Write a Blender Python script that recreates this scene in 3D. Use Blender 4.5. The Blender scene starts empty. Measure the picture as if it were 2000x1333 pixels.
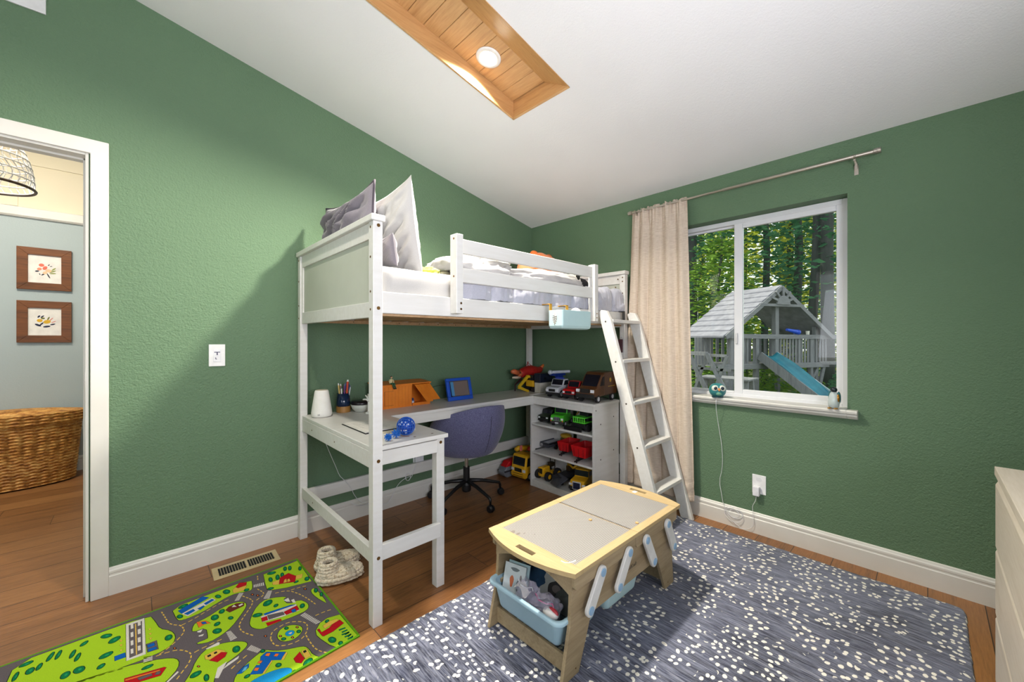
import bpy, bmesh, math, random
from math import pi, sin, cos, atan2, hypot, radians
from mathutils import Vector, Matrix, noise
S = bpy.context.scene
COL = S.collection
R_ = random.Random(7)

# ---------------------------------------------------------------- camera
CAM_H = 1.2
YAW = atan2(812, 773)
FX, FY = cos(YAW), sin(YAW)
RX, RY = sin(YAW), -cos(YAW)
cam = bpy.data.cameras.new('camera'); co = bpy.data.objects.new('camera', cam); COL.objects.link(co)
co.location = (0, 0, CAM_H); co.rotation_euler = (pi/2, 0, YAW - pi/2)
cam.sensor_width = 36; cam.lens = 36*773/2000; cam.shift_y = -3.5/2000; cam.clip_start = .02; cam.clip_end = 200
S.camera = co

# ---------------------------------------------------------------- view, world, lights
S.view_settings.view_transform = 'Standard'; S.view_settings.look = 'None'
S.view_settings.gamma = 1; S.view_settings.use_curve_mapping = False
S.view_settings.exposure = 0.46
S.cycles.max_bounces = 8; S.cycles.diffuse_bounces = 5; S.cycles.transparent_max_bounces = 24; S.cycles.transmission_bounces = 6
S.cycles.caustics_reflective = False; S.cycles.caustics_refractive = False; S.cycles.sample_clamp_indirect = 4

w = bpy.data.worlds.new('sky'); S.world = w; w.use_nodes = True
nt = w.node_tree; bg = nt.nodes['Background']
sk = nt.nodes.new('ShaderNodeTexSky'); sk.sky_type = 'HOSEK_WILKIE'; sk.turbidity = 4
sk.sun_direction = Vector((.35, .6, .75)).normalized()
mx_ = nt.nodes.new('ShaderNodeMix'); mx_.data_type = 'RGBA'; mx_.inputs[0].default_value = .5; mx_.inputs[7].default_value = (.40, .39, .34, 1)
nt.links.new(sk.outputs[0], mx_.inputs[6]); nt.links.new(mx_.outputs[2], bg.inputs[0]); bg.inputs[1].default_value = 5.0

def lamp(name, kind, loc, energy, color, direction=None, size=.1, size_y=None, spread=None):
    l = bpy.data.lights.new(name, kind); o = bpy.data.objects.new(name, l); COL.objects.link(o)
    o.location = loc; l.energy = energy; l.color = color
    if kind == 'AREA':
        l.size = size
        if size_y: l.shape = 'RECTANGLE'; l.size_y = size_y
        else: l.shape = 'DISK'
        if spread: l.spread = spread
    elif kind == 'SUN': l.angle = size
    else: l.shadow_soft_size = size
    if direction: o.rotation_euler = Vector(direction).to_track_quat('-Z', 'Y').to_euler()
    return o
# late sun over the trees, from beyond the corner of the house
lamp('sun', 'SUN', (6, 8, 9), 5.0, (1, .93, .74), direction=(-.12, -.75, -.72), size=.01)
# recessed lights in the boarded ceiling panel
SL = -.2047                               # ceiling rises away from the window wall
def ceil_z(x): return 2.847 + SL*x
CN = Vector((-.2005, 0, -.9797))
lamp('ceiling_lamp', 'AREA', (1.33, 1.575, ceil_z(1.33)+.092-.022), 50, (1, .93, .80), direction=CN, size=.10, spread=radians(146))
lamp('ceiling_lamp_out_of_view', 'AREA', (.25, 1.575, ceil_z(.25)+.092-.022), 14, (1, .93, .80), direction=CN, size=.10, spread=radians(146))
# fill lamps added behind the camera, tilted up to brighten the ceiling
lamp('fill_lamp_south', 'AREA', (.35, -.93, 1.40), 58, (.88, .87, 1), direction=(.1, 1, 1.05), size=1.45, size_y=1.0)
lamp('fill_lamp_west', 'AREA', (-1.72, .35, 1.45), 14, (.86, .87, 1), direction=(1, 0, .6), size=1.5, size_y=1.2)
# hallway light
lamp('hall_lamp', 'AREA', (-.8, 3.9, 2.9), 34, (1, .90, .76), direction=(0, .25, -1), size=.7)
lamp('hall_daylight', 'AREA', (-1.9, 3.6, 1.6), 12, (.86, .93, 1), direction=(1, .15, -.1), size=1.0, size_y=1.4)

# ---------------------------------------------------------------- measuring helpers
def ray(u, v):
    k = (u-1000)/773.
    return (FX+k*RX, FY+k*RY, (663.-v)/773.)
def at(u, v, x=None, y=None, z=None):
    r = ray(u, v)
    t = x/r[0] if x is not None else (y/r[1] if y is not None else (z-CAM_H)/r[2])
    return Vector((r[0]*t, r[1]*t, r[2]*t+CAM_H))

# ---------------------------------------------------------------- materials
def lin(c):
    return tuple(((v/255.)/12.92 if v/255. <= .04045 else ((v/255.+.055)/1.055)**2.4) for v in c)
def base_mat(name, col=(200, 200, 200), rough=.5, metal=0, spec=None, coat=None, emit=None, estr=0):
    m = bpy.data.materials.new(name); m.use_nodes = True
    b = m.node_tree.nodes['Principled BSDF']
    c = lin(col)+(1,)
    b.inputs['Base Color'].default_value = c; b.inputs['Roughness'].default_value = rough; b.inputs['Metallic'].default_value = metal
    if spec is not None: b.inputs['Specular IOR Level'].default_value = spec
    if coat: b.inputs['Coat Weight'].default_value = coat
    if emit: b.inputs['Emission Color'].default_value = lin(emit)+(1,); b.inputs['Emission Strength'].default_value = estr
    return m
def N(m, t, **kw):
    n = m.node_tree.nodes.new(t)
    for k, v in kw.items():
        if k.startswith('_'): setattr(n, k[1:], v)
        else: n.inputs[k].default_value = v
    return n
def L(m, a, b): m.node_tree.links.new(a, b)
def coords(m, scale=(1, 1, 1), kind='Object', rot=(0, 0, 0)):
    t = N(m, 'ShaderNodeTexCoord'); mp = N(m, 'ShaderNodeMapping'); mp.inputs['Scale'].default_value = scale
    mp.inputs['Rotation'].default_value = rot
    L(m, t.outputs[kind], mp.inputs[0]); return mp.outputs[0]
def ramp(m, fac, stops):
    r = N(m, 'ShaderNodeValToRGB'); cr = r.color_ramp
    while len(cr.elements) > len(stops): cr.elements.remove(cr.elements[-1])
    while len(cr.elements) < len(stops): cr.elements.new(1)
    for e, (p, c) in zip(cr.elements, stops):
        e.position = p; e.color = (lin(c)+(1,)) if not isinstance(c, float) else (c, c, c, 1)
    L(m, fac, r.inputs[0]); return r.outputs[0]
def noise_n(m, vec, scale, detail=4, rough=.55, dist=0):
    n = N(m, 'ShaderNodeTexNoise'); n.inputs['Scale'].default_value = scale; n.inputs['Detail'].default_value = detail
    n.inputs['Roughness'].default_value = rough; n.inputs['Distortion'].default_value = dist
    if vec is not None: L(m, vec, n.inputs['Vector'])
    return n.outputs['Fac']
def bump(m, h, strength=.3, dist=.01, prev=None):
    b = N(m, 'ShaderNodeBump'); b.inputs['Strength'].default_value = strength; b.inputs['Distance'].default_value = dist
    L(m, h, b.inputs['Height'])
    if prev is not None: L(m, prev, b.inputs['Normal'])
    return b.outputs[0]
def bsdf(m): return m.node_tree.nodes['Principled BSDF']
def mixc(m, fac, a, b, mode='MIX'):
    x = N(m, 'ShaderNodeMix', _data_type='RGBA', _blend_type=mode)
    if isinstance(fac, float): x.inputs[0].default_value = fac
    else: L(m, fac, x.inputs[0])
    for i, s in ((6, a), (7, b)):
        if isinstance(s, tuple): x.inputs[i].default_value = lin(s)+(1,)
        else: L(m, s, x.inputs[i])
    return x.outputs[2]
def varied(name, c1, c2, scale=8, rough=.5, bstr=0, bscale=60, bdist=.003, stretch=(1, 1, 1), metal=0, kind='Object', spec=None):
    m = base_mat(name, c1, rough, metal, spec); v = coords(m, stretch, kind)
    L(m, ramp(m, noise_n(m, v, scale), [(.3, c1), (.7, c2)]), bsdf(m).inputs['Base Color'])
    if bstr: L(m, bump(m, noise_n(m, v, bscale, 3), bstr, bdist), bsdf(m).inputs['Normal'])
    return m
_pc = {}
def pc(r, g, b, rough=.4, metal=0):          # plain moulded plastic or paint with a faint mottle
    k = (r, g, b, rough, metal)
    if k not in _pc:
        c2 = tuple(max(0, int(x*.93)) for x in (r, g, b))
        _pc[k] = varied('paint_%d_%d_%d_%d' % (r, g, b, int(rough*100)), (r, g, b), c2, 20, rough, metal=metal)
    return _pc[k]
def wood(name, c1, c2, c3, axis='X', scale=1.0, rough=.4, bstr=.08, plank=None):
    """grain runs along the given axis; plank=(axis across, width, length) adds board seams"""
    m = base_mat(name, c1, rough)
    st = {'X': (.9, 11, 11), 'Y': (11, .9, 11), 'Z': (11, 11, .9)}[axis]
    t = N(m, 'ShaderNodeTexCoord'); vec = t.outputs['Object']
    if plank:
        sx = N(m, 'ShaderNodeSeparateXYZ'); L(m, vec, sx.inputs[0])
        ac, wd, ln = plank
        def mth(op, a, b=None):
            n = N(m, 'ShaderNodeMath', _operation=op)
            for i, s in ((0, a), (1, b)):
                if s is None: continue
                if isinstance(s, (int, float)): n.inputs[i].default_value = s
                else: L(m, s, n.inputs[i])
            return n.outputs[0]
        row = mth('FLOOR', mth('DIVIDE', sx.outputs[ac], wd))
        wn = N(m, 'ShaderNodeTexWhiteNoise', _noise_dimensions='1D'); L(m, row, wn.inputs['W'])
        along = sx.outputs[axis]
        sh = mth('ADD', along, mth('MULTIPLY', wn.outputs['Value'], ln*3.7))
        idx = mth('FLOOR', mth('DIVIDE', sh, ln))
        wn2 = N(m, 'ShaderNodeTexWhiteNoise', _noise_dimensions='2D'); cb = N(m, 'ShaderNodeCombineXYZ')
        L(m, row, cb.inputs[0]); L(m, idx, cb.inputs[1]); L(m, cb.outputs[0], wn2.inputs['Vector'])
        off = N(m, 'ShaderNodeVectorMath', _operation='ADD'); sc = N(m, 'ShaderNodeVectorMath', _operation='SCALE'); sc.inputs['Scale'].default_value = 9
        L(m, wn2.outputs['Color'], sc.inputs[0]); L(m, vec, off.inputs[0]); L(m, sc.outputs[0], off.inputs[1]); vec = off.outputs[0]
        fr = mth('FRACT', mth('DIVIDE', sx.outputs[ac], wd)); fr2 = mth('FRACT', mth('DIVIDE', sh, ln))
        e1 = mth('LESS_THAN', mth('MINIMUM', fr, mth('SUBTRACT', 1, fr)), .0018/wd)
        e2 = mth('LESS_THAN', mth('MINIMUM', fr2, mth('SUBTRACT', 1, fr2)), .0014/ln)
        edge = mth('MAXIMUM', e1, e2)
    mp = N(m, 'ShaderNodeMapping'); mp.inputs['Scale'].default_value = tuple(s*scale for s in st); L(m, vec, mp.inputs[0])
    g = noise_n(m, mp.outputs[0], 2.2, 7, .62, .6)
    col = ramp(m, g, [(.28, c3), (.48, c1), (.62, c1), (.78, c2)])
    g2 = noise_n(m, mp.outputs[0], 14, 4, .6)
    col = mixc(m, .25, col, ramp(m, g2, [(.35, c3), (.65, c2)]))
    if plank:
        col = mixc(m, .22, col, ramp(m, wn2.outputs['Value'], [(0, c3), (.5, c1), (1, c2)]))
        col = mixc(m, edge, col, tuple(int(v*.8) for v in c3))
    L(m, col, bsdf(m).inputs['Base Color'])
    L(m, bump(m, g2, bstr, .002), bsdf(m).inputs['Normal'])
    return m
def plaster(name, c1, scale=130, strength=.5, dist=.004, rough=.6, spec=.3):
    m = base_mat(name, c1, rough, spec=spec); v = coords(m)
    n1 = N(m, 'ShaderNodeTexVoronoi', _feature='SMOOTH_F1'); n1.inputs['Scale'].default_value = scale*.55; L(m, v, n1.inputs['Vector'])
    n2 = noise_n(m, v, scale, 3, .6)
    b1 = bump(m, n2, strength, dist); b2 = bump(m, n1.outputs['Distance'], strength*.35, dist, b1)
    L(m, b2, bsdf(m).inputs['Normal'])
    L(m, ramp(m, noise_n(m, v, 1.3, 2), [(.3, tuple(int(x*.97) for x in c1)), (.7, c1)]), bsdf(m).inputs['Base Color'])
    return m
def fabric(name, c1, c2, scale=400, rough=.9, bstr=.25, sheen=.3, stretch=(1, 1, 1)):
    m = base_mat(name, c1, rough, spec=.2); v = coords(m, stretch)
    n = noise_n(m, v, scale, 2, .7)
    L(m, ramp(m, n, [(.35, c1), (.65, c2)]), bsdf(m).inputs['Base Color'])
    L(m, bump(m, n, bstr, .001), bsdf(m).inputs['Normal'])
    bsdf(m).inputs['Sheen Weight'].default_value = sheen
    return m
def glass(name, tint=(255, 255, 255), rough=0.0, mixf=.06):
    m = bpy.data.materials.new(name); m.use_nodes = True; nt = m.node_tree; nt.nodes.remove(nt.nodes['Principled BSDF'])
    tr = N(m, 'ShaderNodeBsdfTransparent'); tr.inputs[0].default_value = lin(tint)+(1,)
    gl = N(m, 'ShaderNodeBsdfGlossy'); gl.inputs['Roughness'].default_value = rough
    fr = N(m, 'ShaderNodeFresnel'); fr.inputs[0].default_value = 1.4
    mx = N(m, 'ShaderNodeMixShader'); L(m, fr.outputs[0], mx.inputs[0]); L(m, tr.outputs[0], mx.inputs[1]); L(m, gl.outputs[0], mx.inputs[2])
    L(m, mx.outputs[0], nt.nodes['Material Output'].inputs[0]); return m
def film(name, col, alpha, rough=.25):
    m = base_mat(name, col, rough); bsdf(m).inputs['Alpha'].default_value = alpha; return m

# ---------------------------------------------------------------- mesh helpers
class MB:
    """collects shapes for ONE mesh"""
    def __init__(s): s.v = []; s.f = []; s.mi = []; s.cur = 0
    def add(s, vs, fs, M=None):
        o = len(s.v)
        for p in vs:
            p = Vector(p); s.v.append(tuple(M @ p if M else p))
        for f in fs: s.f.append(tuple(i+o for i in f)); s.mi.append(s.cur)
        return s
    def box(s, x0, x1, y0, y1, z0, z1, M=None):
        vs = [(x, y, z) for z in (z0, z1) for y in (y0, y1) for x in (x0, x1)]
        return s.add(vs, [(0, 2, 3, 1), (4, 5, 7, 6), (0, 1, 5, 4), (2, 6, 7, 3), (0, 4, 6, 2), (1, 3, 7, 5)], M)
    def prism(s, poly, a0, a1, axis='Y', M=None):
        """poly: 2-D outline; axis Y -> (x,z), X -> (y,z), Z -> (x,y)"""
        n = len(poly)
        def P(p, a): return {'Y': (p[0], a, p[1]), 'X': (a, p[0], p[1]), 'Z': (p[0], p[1], a)}[axis]
        vs = [P(p, a0) for p in poly]+[P(p, a1) for p in poly]
        ar = sum(poly[i][0]*poly[(i+1) % n][1]-poly[(i+1) % n][0]*poly[i][1] for i in range(n))
        fs = [tuple(range(n)), tuple(range(2*n-1, n-1, -1))]+[(i, i+n, (i+1) % n+n, (i+1) % n) for i in range(n)]
        flip = (ar > 0) != (axis == 'Y')
        if a1 < a0: flip = not flip
        if flip: fs = [tuple(reversed(f)) for f in fs]
        return s.add(vs, fs, M)
    def tube(s, pts, r, n=8, closed=False, cap=True, M=None):
        pts = [Vector(p) for p in pts]; k = len(pts); vs = []; fs = []
        up = Vector((0, 0, 1)); prev = None
        for i, p in enumerate(pts):
            a = pts[(i-1) % k] if (closed or i > 0) else p; b = pts[(i+1) % k] if (closed or i < k-1) else p
            d = (b-a); d = d.normalized() if d.length > 1e-9 else Vector((0, 0, 1))
            if prev is None:
                u = d.cross(up if abs(d.z) < .95 else Vector((1, 0, 0))).normalized()
            else:
                u = (prev - d*prev.dot(d)); u = u.normalized() if u.length > 1e-6 else d.orthogonal().normalized()
            prev = u; v = d.cross(u); rr = r[i] if isinstance(r, (list, tuple)) else r
            for j in range(n):
                t = 2*pi*j/n; vs.append(p+(u*cos(t)+v*sin(t))*rr)
        m = k if closed else k-1
        for i in range(m):
            for j in range(n):
                a = i*n+j; b = i*n+(j+1) % n; c = ((i+1) % k)*n+(j+1) % n; d = ((i+1) % k)*n+j
                fs.append((a, b, c, d))
        if cap and not closed: fs.append(tuple(range(n-1, -1, -1))); fs.append(tuple((k-1)*n+j for j in range(n)))
        return s.add(vs, fs, M)
    def cyl(s, p0, p1, r0, r1=None, n=20, M=None):
        return s.tube([p0, p1], [r0, r0 if r1 is None else r1], n, M=M)
    def lathe(s, prof, n=32, c=(0, 0, 0), M=None, sx=1, sy=1, pw=None):
        """prof: (radius, z) from bottom to top; sx/sy squash, pw makes it a rounded box"""
        vs = []; fs = []; k = len(prof)
        for r, z in prof:
            for j in range(n):
                t = 2*pi*j/n; cx, sy_ = cos(t), sin(t)
                if pw: cx = math.copysign(abs(cx)**pw, cx); sy_ = math.copysign(abs(sy_)**pw, sy_)
                vs.append((c[0]+r*cx*sx, c[1]+r*sy_*sy, c[2]+z))
        for i in range(k-1):
            for j in range(n):
                fs.append((i*n+j, i*n+(j+1) % n, (i+1)*n+(j+1) % n, (i+1)*n+j))
        fs.append(tuple(range(n-1, -1, -1))); fs.append(tuple((k-1)*n+j for j in range(n)))
        return s.add(vs, fs, M)
    def ball(s, c, r, nu=20, nv=12, M=None, pw=1.0, fn=None):
        if not isinstance(r, (tuple, list)): r = (r, r, r)
        vs = []; fs = []; g = lambda q: math.copysign(abs(q)**pw, q)
        for i in range(nv+1):
            ph = -pi/2+pi*i/nv
            for j in range(nu):
                th = 2*pi*j/nu
                p = Vector((g(cos(ph))*g(cos(th)), g(cos(ph))*g(sin(th)), g(sin(ph))))
                k = 1+(fn(p) if fn else 0)
                vs.append((c[0]+p.x*r[0]*k, c[1]+p.y*r[1]*k, c[2]+p.z*r[2]*k))
        for i in range(nv):
            for j in range(nu):
                fs.append((i*nu+j, i*nu+(j+1) % nu, (i+1)*nu+(j+1) % nu, (i+1)*nu+j))
        return s.add(vs, fs, M)
    def grid(s, fn, nu, nv, M=None, flip=False):
        vs = [fn(i/nu, j/nv) for j in range(nv+1) for i in range(nu+1)]; fs = []
        for j in range(nv):
            for i in range(nu):
                a = j*(nu+1)+i; q = (a, a+1, a+nu+2, a+nu+1); fs.append(tuple(reversed(q)) if flip else q)
        return s.add(vs, fs, M)
def obj(name, mb, mat, parent=None, bev=0, smooth=False, seg=2, sub=0, solid=0, loc=None, local=False):
    """links the collected shapes as one mesh object. Shapes given in room coordinates are moved under their thing's Empty"""
    me = bpy.data.meshes.new(name)
    vs = mb.v
    me.from_pydata(vs, [], mb.f); me.validate(clean_customdata=False)
    mats = mat if isinstance(mat, (list, tuple)) else [mat]
    for m in mats: me.materials.append(m)
    if len(mats) > 1 and len(me.polygons) == len(mb.mi):
        me.polygons.foreach_set('material_index', mb.mi)
    if smooth: me.polygons.foreach_set('use_smooth', [True]*len(me.polygons))
    o = bpy.data.objects.new(name, me); COL.objects.link(o)
    if parent is not None:
        o.parent = parent
        if not local:
            q = parent; M = Matrix.Identity(4)
            while q is not None: M = q.matrix_basis.copy() @ M if q.type == 'EMPTY' else q.matrix_basis.copy() @ M; q = q.parent
            Mi = M.inverted()
            me.transform(Mi)
    if bev:
        b = o.modifiers.new('b', 'BEVEL'); b.width = bev; b.segments = seg; b.limit_method = 'ANGLE'; b.angle_limit = radians(40)
    if sub:
        b = o.modifiers.new('s', 'SUBSURF'); b.levels = b.render_levels = sub
    if solid:
        b = o.modifiers.new('t', 'SOLIDIFY'); b.thickness = solid; b.offset = 0
    if smooth and bev:
        b = o.modifiers.new('w', 'WEIGHTED_NORMAL'); b.keep_sharp = True
    return o
def thing(name, label, cat, loc=(0, 0, 0), rz=0, group=None, rx=0, ry=0):
    o = bpy.data.objects.new(name, None); COL.objects.link(o); o.location = loc; o.rotation_euler = (rx, ry, rz)
    o.empty_display_size = .05
    o.matrix_basis = Matrix.Translation(loc) @ o.rotation_euler.to_matrix().to_4x4()
    return tag(o, label, cat, group)
def tag(o, label=None, cat=None, group=None, kind=None):
    if label: o['label'] = label
    if cat: o['category'] = cat
    if group: o['group'] = group
    if kind: o['kind'] = kind
    return o
def struct(name, mb, m, **kw): return tag(obj(name, mb, m, **kw), kind='structure')
def copy_tree(o, parent=None):
    c = o.copy(); COL.objects.link(c); c.parent = parent
    for ch in list(o.children): copy_tree(ch, c)
    return c
def chaikin(p, k=2):
    for _ in range(k):
        q = []
        for i in range(len(p)):
            a, b = p[i], p[(i+1) % len(p)]
            q += [(a[0]*.75+b[0]*.25, a[1]*.75+b[1]*.25), (a[0]*.25+b[0]*.75, a[1]*.25+b[1]*.75)]
        p = q
    return p
# ================================================================ materials used by the room
M_green = plaster('green_orange_peel', (98, 125, 96), 125, .85, .005)
M_ceil = plaster('white_ceiling', (241, 240, 238), 150, .3, .003, .8)
M_floor = wood('plank_floor', (138, 90, 50), (184, 132, 80), (62, 38, 20), 'X', 1.0, .38, .12, plank=('Y', .178, 1.22))
M_trim = varied('painted_trim', (220, 218, 211), (213, 210, 202), 6, .35)
M_white = varied('white_painted_pine', (218, 217, 213), (210, 208, 202), 5, .38, .06, 30, .002, (1, 8, 8))
M_panelw = varied('grey_white_panel', (186, 189, 176), (180, 183, 170), 6, .45)
M_honey = wood('honey_board', (194, 150, 98), (212, 172, 120), (158, 112, 66), 'Y', .8, .42, .06)
M_honeyx = wood('honey_board_x', (194, 150, 98), (212, 172, 120), (162, 116, 70), 'X', .8, .42, .06)
M_vinyl = varied('window_vinyl', (230, 231, 232), (224, 225, 228), 6, .35)
M_glass = glass('window_glass', (248, 252, 250))
M_nickel = base_mat('brushed_nickel', (190, 182, 172), .28, 1)
M_brass = base_mat('antique_bolt', (120, 88, 48), .4, .9)
M_black = pc(18, 18, 20, .45)
M_darkhole = pc(8, 8, 8, .9)
XB, YA, YS, XW = 2.785, 2.65, -.70, -1.55

# ---------------------------------------------------------------- shell
struct('floor', MB().box(XW-.25, XB+.15, YS-.2, 5.55, -.06, 0).box(-3.0, XW-.25, 2.77, 5.55, -.06, 0), M_floor)
b = MB()
top = lambda x: ceil_z(x)+.10
b.prism([(XW-.1, 0), (-.985, 0), (-.985, 2.052), (-.155, 2.052), (-.155, 0), (XB+.14, 0), (XB+.14, top(XB+.14)), (XW-.1, top(XW-.1))], YA, YA+.12, 'Y')
struct('wall_left', b, M_green)
b = MB(); x0, x1 = XB, XB+.14
b.box(x0, x1, YS-.1, .299, 0, 2.45).box(x0, x1, 1.41, YA, 0, 2.45).box(x0, x1, .299, 1.41, 0, .800).box(x0, x1, .299, 1.41, 1.990, 2.45)
struct('wall_right', b, M_green)
b = MB()
b.box(XW, -.4, YS-.1, YS, 0, 3.35).box(1.1, XB, YS-.1, YS, 0, 3.35).box(-.4, 1.1, YS-.1, YS, 0, .85).box(-.4, 1.1, YS-.1, YS, 2.05, 3.35)
struct('wall_back', b, M_green)
b = MB()
b.box(XW-.1, XW, YS-.1, -.45, 0, 3.35).box(XW-.1, XW, 1.15, YA, 0, 3.35).box(XW-.1, XW, -.45, 1.15, 0, .8).box(XW-.1, XW, -.45, 1.15, 2.2, 3.35)
struct('wall_far_side', b, M_green)
# sloped ceiling with the opening of the boarded panel
b = MB()
def slab(b, x0, x1, y0, y1, h0, h1):
    vs = [(x, y, ceil_z(x)+h) for h in (h0, h1) for y in (y0, y1) for x in (x0, x1)]
    b.add(vs, [(0, 2, 3, 1), (4, 5, 7, 6), (0, 1, 5, 4), (2, 6, 7, 3), (0, 4, 6, 2), (1, 3, 7, 5)])
SX0, SX1, SY0, SY1, SH, SYI = -.45, 1.637, 1.283, 1.706, .092, 1.445
slab(b, XW-.1, SX0, YS-.1, YA+.05, 0, .14); slab(b, SX1, XB+.02, YS-.1, YA+.05, 0, .14)
slab(b, SX0, SX1, YS-.1, SY0, 0, .14); slab(b, SX0, SX1, SY1, YA+.05, 0, .14)
struct('ceiling', b, M_ceil)
t = tag(bpy.data.objects.new('trim_1', None), kind='structure'); COL.objects.link(t)
tag(t, 'honey coloured boarded wooden panel recessed in the white ceiling', 'ceiling panel')
b = MB(); n = 24; wpl = (SX1-SX0-.02)/n
for i in range(n):
    slab(b, SX1-.018-(i+1)*wpl+.0012, SX1-.018-i*wpl-.0012, SYI-.01, SY1-.012, SH, SH+.015)
tag(obj('plank_boards', b, M_honey, t, bev=.0015, seg=1), kind='structure')
b = MB(); slab(b, SX0, SX1, SYI-.02, SY1, SH+.017, SH+.03); tag(obj('backing', b, pc(60, 40, 22, .8), t), kind='structure')
b = MB()
slab(b, SX0, SX1, SY1-.013, SY1, -.004, SH+.016)
vs = [(x, y, ceil_z(x)+h) for x in (SX0, SX1) for (y, h) in ((SY0, -.004), (SY0, .012), (SYI, SH-.0), (SYI, SH+.014))]
b.add(vs, [(0, 1, 5, 4), (0, 4, 6, 2), (2, 6, 7, 3), (1, 3, 7, 5), (0, 2, 3, 1), (4, 5, 7, 6)])
tag(obj('side_board', b, M_honeyx, t, bev=.001, seg=1), kind='structure')
b = MB(); slab(b, SX1-.014, SX1, SY0, SY1, -.004, SH+.016); slab(b, SX0, SX0+.014, SY0, SY1, -.004, SH+.016)
tag(obj('end_board', b, M_honey, t, bev=.001, seg=1), kind='structure')

M_lens = base_mat('lamp_lens', (255, 255, 250), .3, emit=(255, 246, 226), estr=14)
def downlight(x, y, label):
    t = thing('recessed_light', label, 'ceiling light', (x, y, ceil_z(x)+SH-.001), ry=0)
    Mt = CN.to_track_quat('Z', 'Y').to_matrix().to_4x4()
    obj('trim_ring', MB().lathe([(.066, 0), (.066, .003), (.060, .006), (.046, .007), (.043, .001)], 40, M=Mt), pc(240, 240, 236), t, smooth=True, local=True)
    obj('lens', MB().lathe([(.042, .001), (.042, .004), (.0, .005)], 32, M=Mt), M_lens, t, local=True)
downlight(1.33, 1.575, 'round white recessed light glowing in the wooden ceiling panel')

# ---------------------------------------------------------------- baseboards
prof = [(0, 0), (.014, 0), (.0145, .088), (.0115, .092), (.0115, .099), (.013, .103), (.0125, .112), (.008, .118), (.0065, .124), (.004, .127), (0, .128)]
struct('baseboard_left', MB().prism([(YA-p, z) for p, z in prof], -.089, XB, 'X'), M_trim)
struct('baseboard_right', MB().prism([(XB-p, z) for p, z in prof], YS, YA-.014, 'Y'), M_trim)

# ---------------------------------------------------------------- doorway
d = tag(bpy.data.objects.new('door_1', None), 'white cased doorway opening to the hallway', 'doorway', kind='structure'); COL.objects.link(d)
for yy in (YA-.017, YA+.12):
    b = MB(); y0, y1 = yy, yy+.017
    b.prism([(-.089, 0), (-.089, 2.114), (-1.052, 2.114), (-1.052, 0), (-.99, 0), (-.99, 2.05), (-.149, 2.05), (-.149, 0)], y0, y1, 'Y')
    tag(obj('casing', b, M_trim, d, bev=.003), kind='structure')
b = MB(); b.box(-.165, -.154, YA-.006, YA+.126, 0, 2.052).box(-.985, -.973, YA-.006, YA+.126, 0, 2.052).box(-.973, -.165, YA-.006, YA+.126, 2.040, 2.052)
b.box(-.175, -.165, YA+.05, YA+.09, 0, 2.04).box(-.973, -.165, YA+.05, YA+.09, 2.03, 2.04)
tag(obj('jamb', b, M_trim, d, bev=.002), kind='structure')
tag(obj('strike_plate', MB().box(-.1665, -.165, YA+.0, YA+.03, .985, 1.045), M_nickel, d), 'dark metal strike plate', kind='structure')

# ---------------------------------------------------------------- window
wd = tag(bpy.data.objects.new('window_1', None), 'white sliding window looking out to the trees', 'window', kind='structure'); COL.objects.link(wd)
WY0, WY1, WZ0, WZ1 = .299, 1.41, .812, 1.988; WX = 2.868
def frame_yz(b, y0, y1, z0, z1, wt, x0, x1, wb=None, wl=None, wr=None):
    wb = wb or wt; wl = wl or wt; wr = wr or wt
    b.box(x0, x1, y0, y0+wr, z0, z1).box(x0, x1, y1-wl, y1, z0, z1).box(x0, x1, y0+wr, y1-wl, z1-wt, z1).box(x0, x1, y0+wr, y1-wl, z0, z0+wb)
b = MB(); frame_yz(b, WY0, WY1, WZ0, WZ1, .030, WX, WX+.06); tag(obj('frame', b, M_vinyl, wd, bev=.003), kind='structure')
b = MB(); frame_yz(b, WY0+.022, .885, WZ0+.026, WZ1-.026, .034, WX+.006, WX+.032, wl=.050, wr=.036); tag(obj('sash', b, M_vinyl, wd, bev=.004), kind='structure')
b = MB(); frame_yz(b, .840, WY1-.022, WZ0+.024, WZ1-.024, .018, WX+.034, WX+.055, wr=.03); tag(obj('sash', b, M_vinyl, wd, bev=.004), kind='structure')
b = MB().box(WX-.004, WX+.008, .862, .874, 1.17, 1.24); tag(obj('latch', b, pc(214, 214, 216), wd, bev=.002), kind='structure')
tag(obj('pane', MB().box(WX+.018, WX+.021, WY0+.05, .84, WZ0+.05, WZ1-.05), M_glass, wd), kind='structure')
tag(obj('pane', MB().box(WX+.044, WX+.047, .86, WY1-.03, WZ0+.035, WZ1-.035), M_glass, wd), kind='structure')
b = MB()
b.prism([(XB-.047, .822), (XB-.050, .815), (XB-.047, .803), (XB-.038, .800), (XB-.038, .790), (XB-.022, .774), (XB, .770), (XB, .798), (WX+.01, .798), (WX+.01, .822)], WY0-.0, WY1+.0, 'Y')
b.prism([(XB-.047, .822), (XB-.050, .815), (XB-.047, .803), (XB-.038, .800), (XB-.038, .790), (XB-.022, .774), (XB, .770), (XB, .822)], WY0-.045, WY0, 'Y')
b.prism([(XB-.047, .822), (XB-.050, .815), (XB-.047, .803), (XB-.038, .800), (XB-.038, .790), (XB-.022, .774), (XB, .770), (XB, .822)], WY1, WY1+.045, 'Y')
tag(obj('sill', b, M_trim, wd, bev=.002, seg=1), kind='structure')
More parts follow.
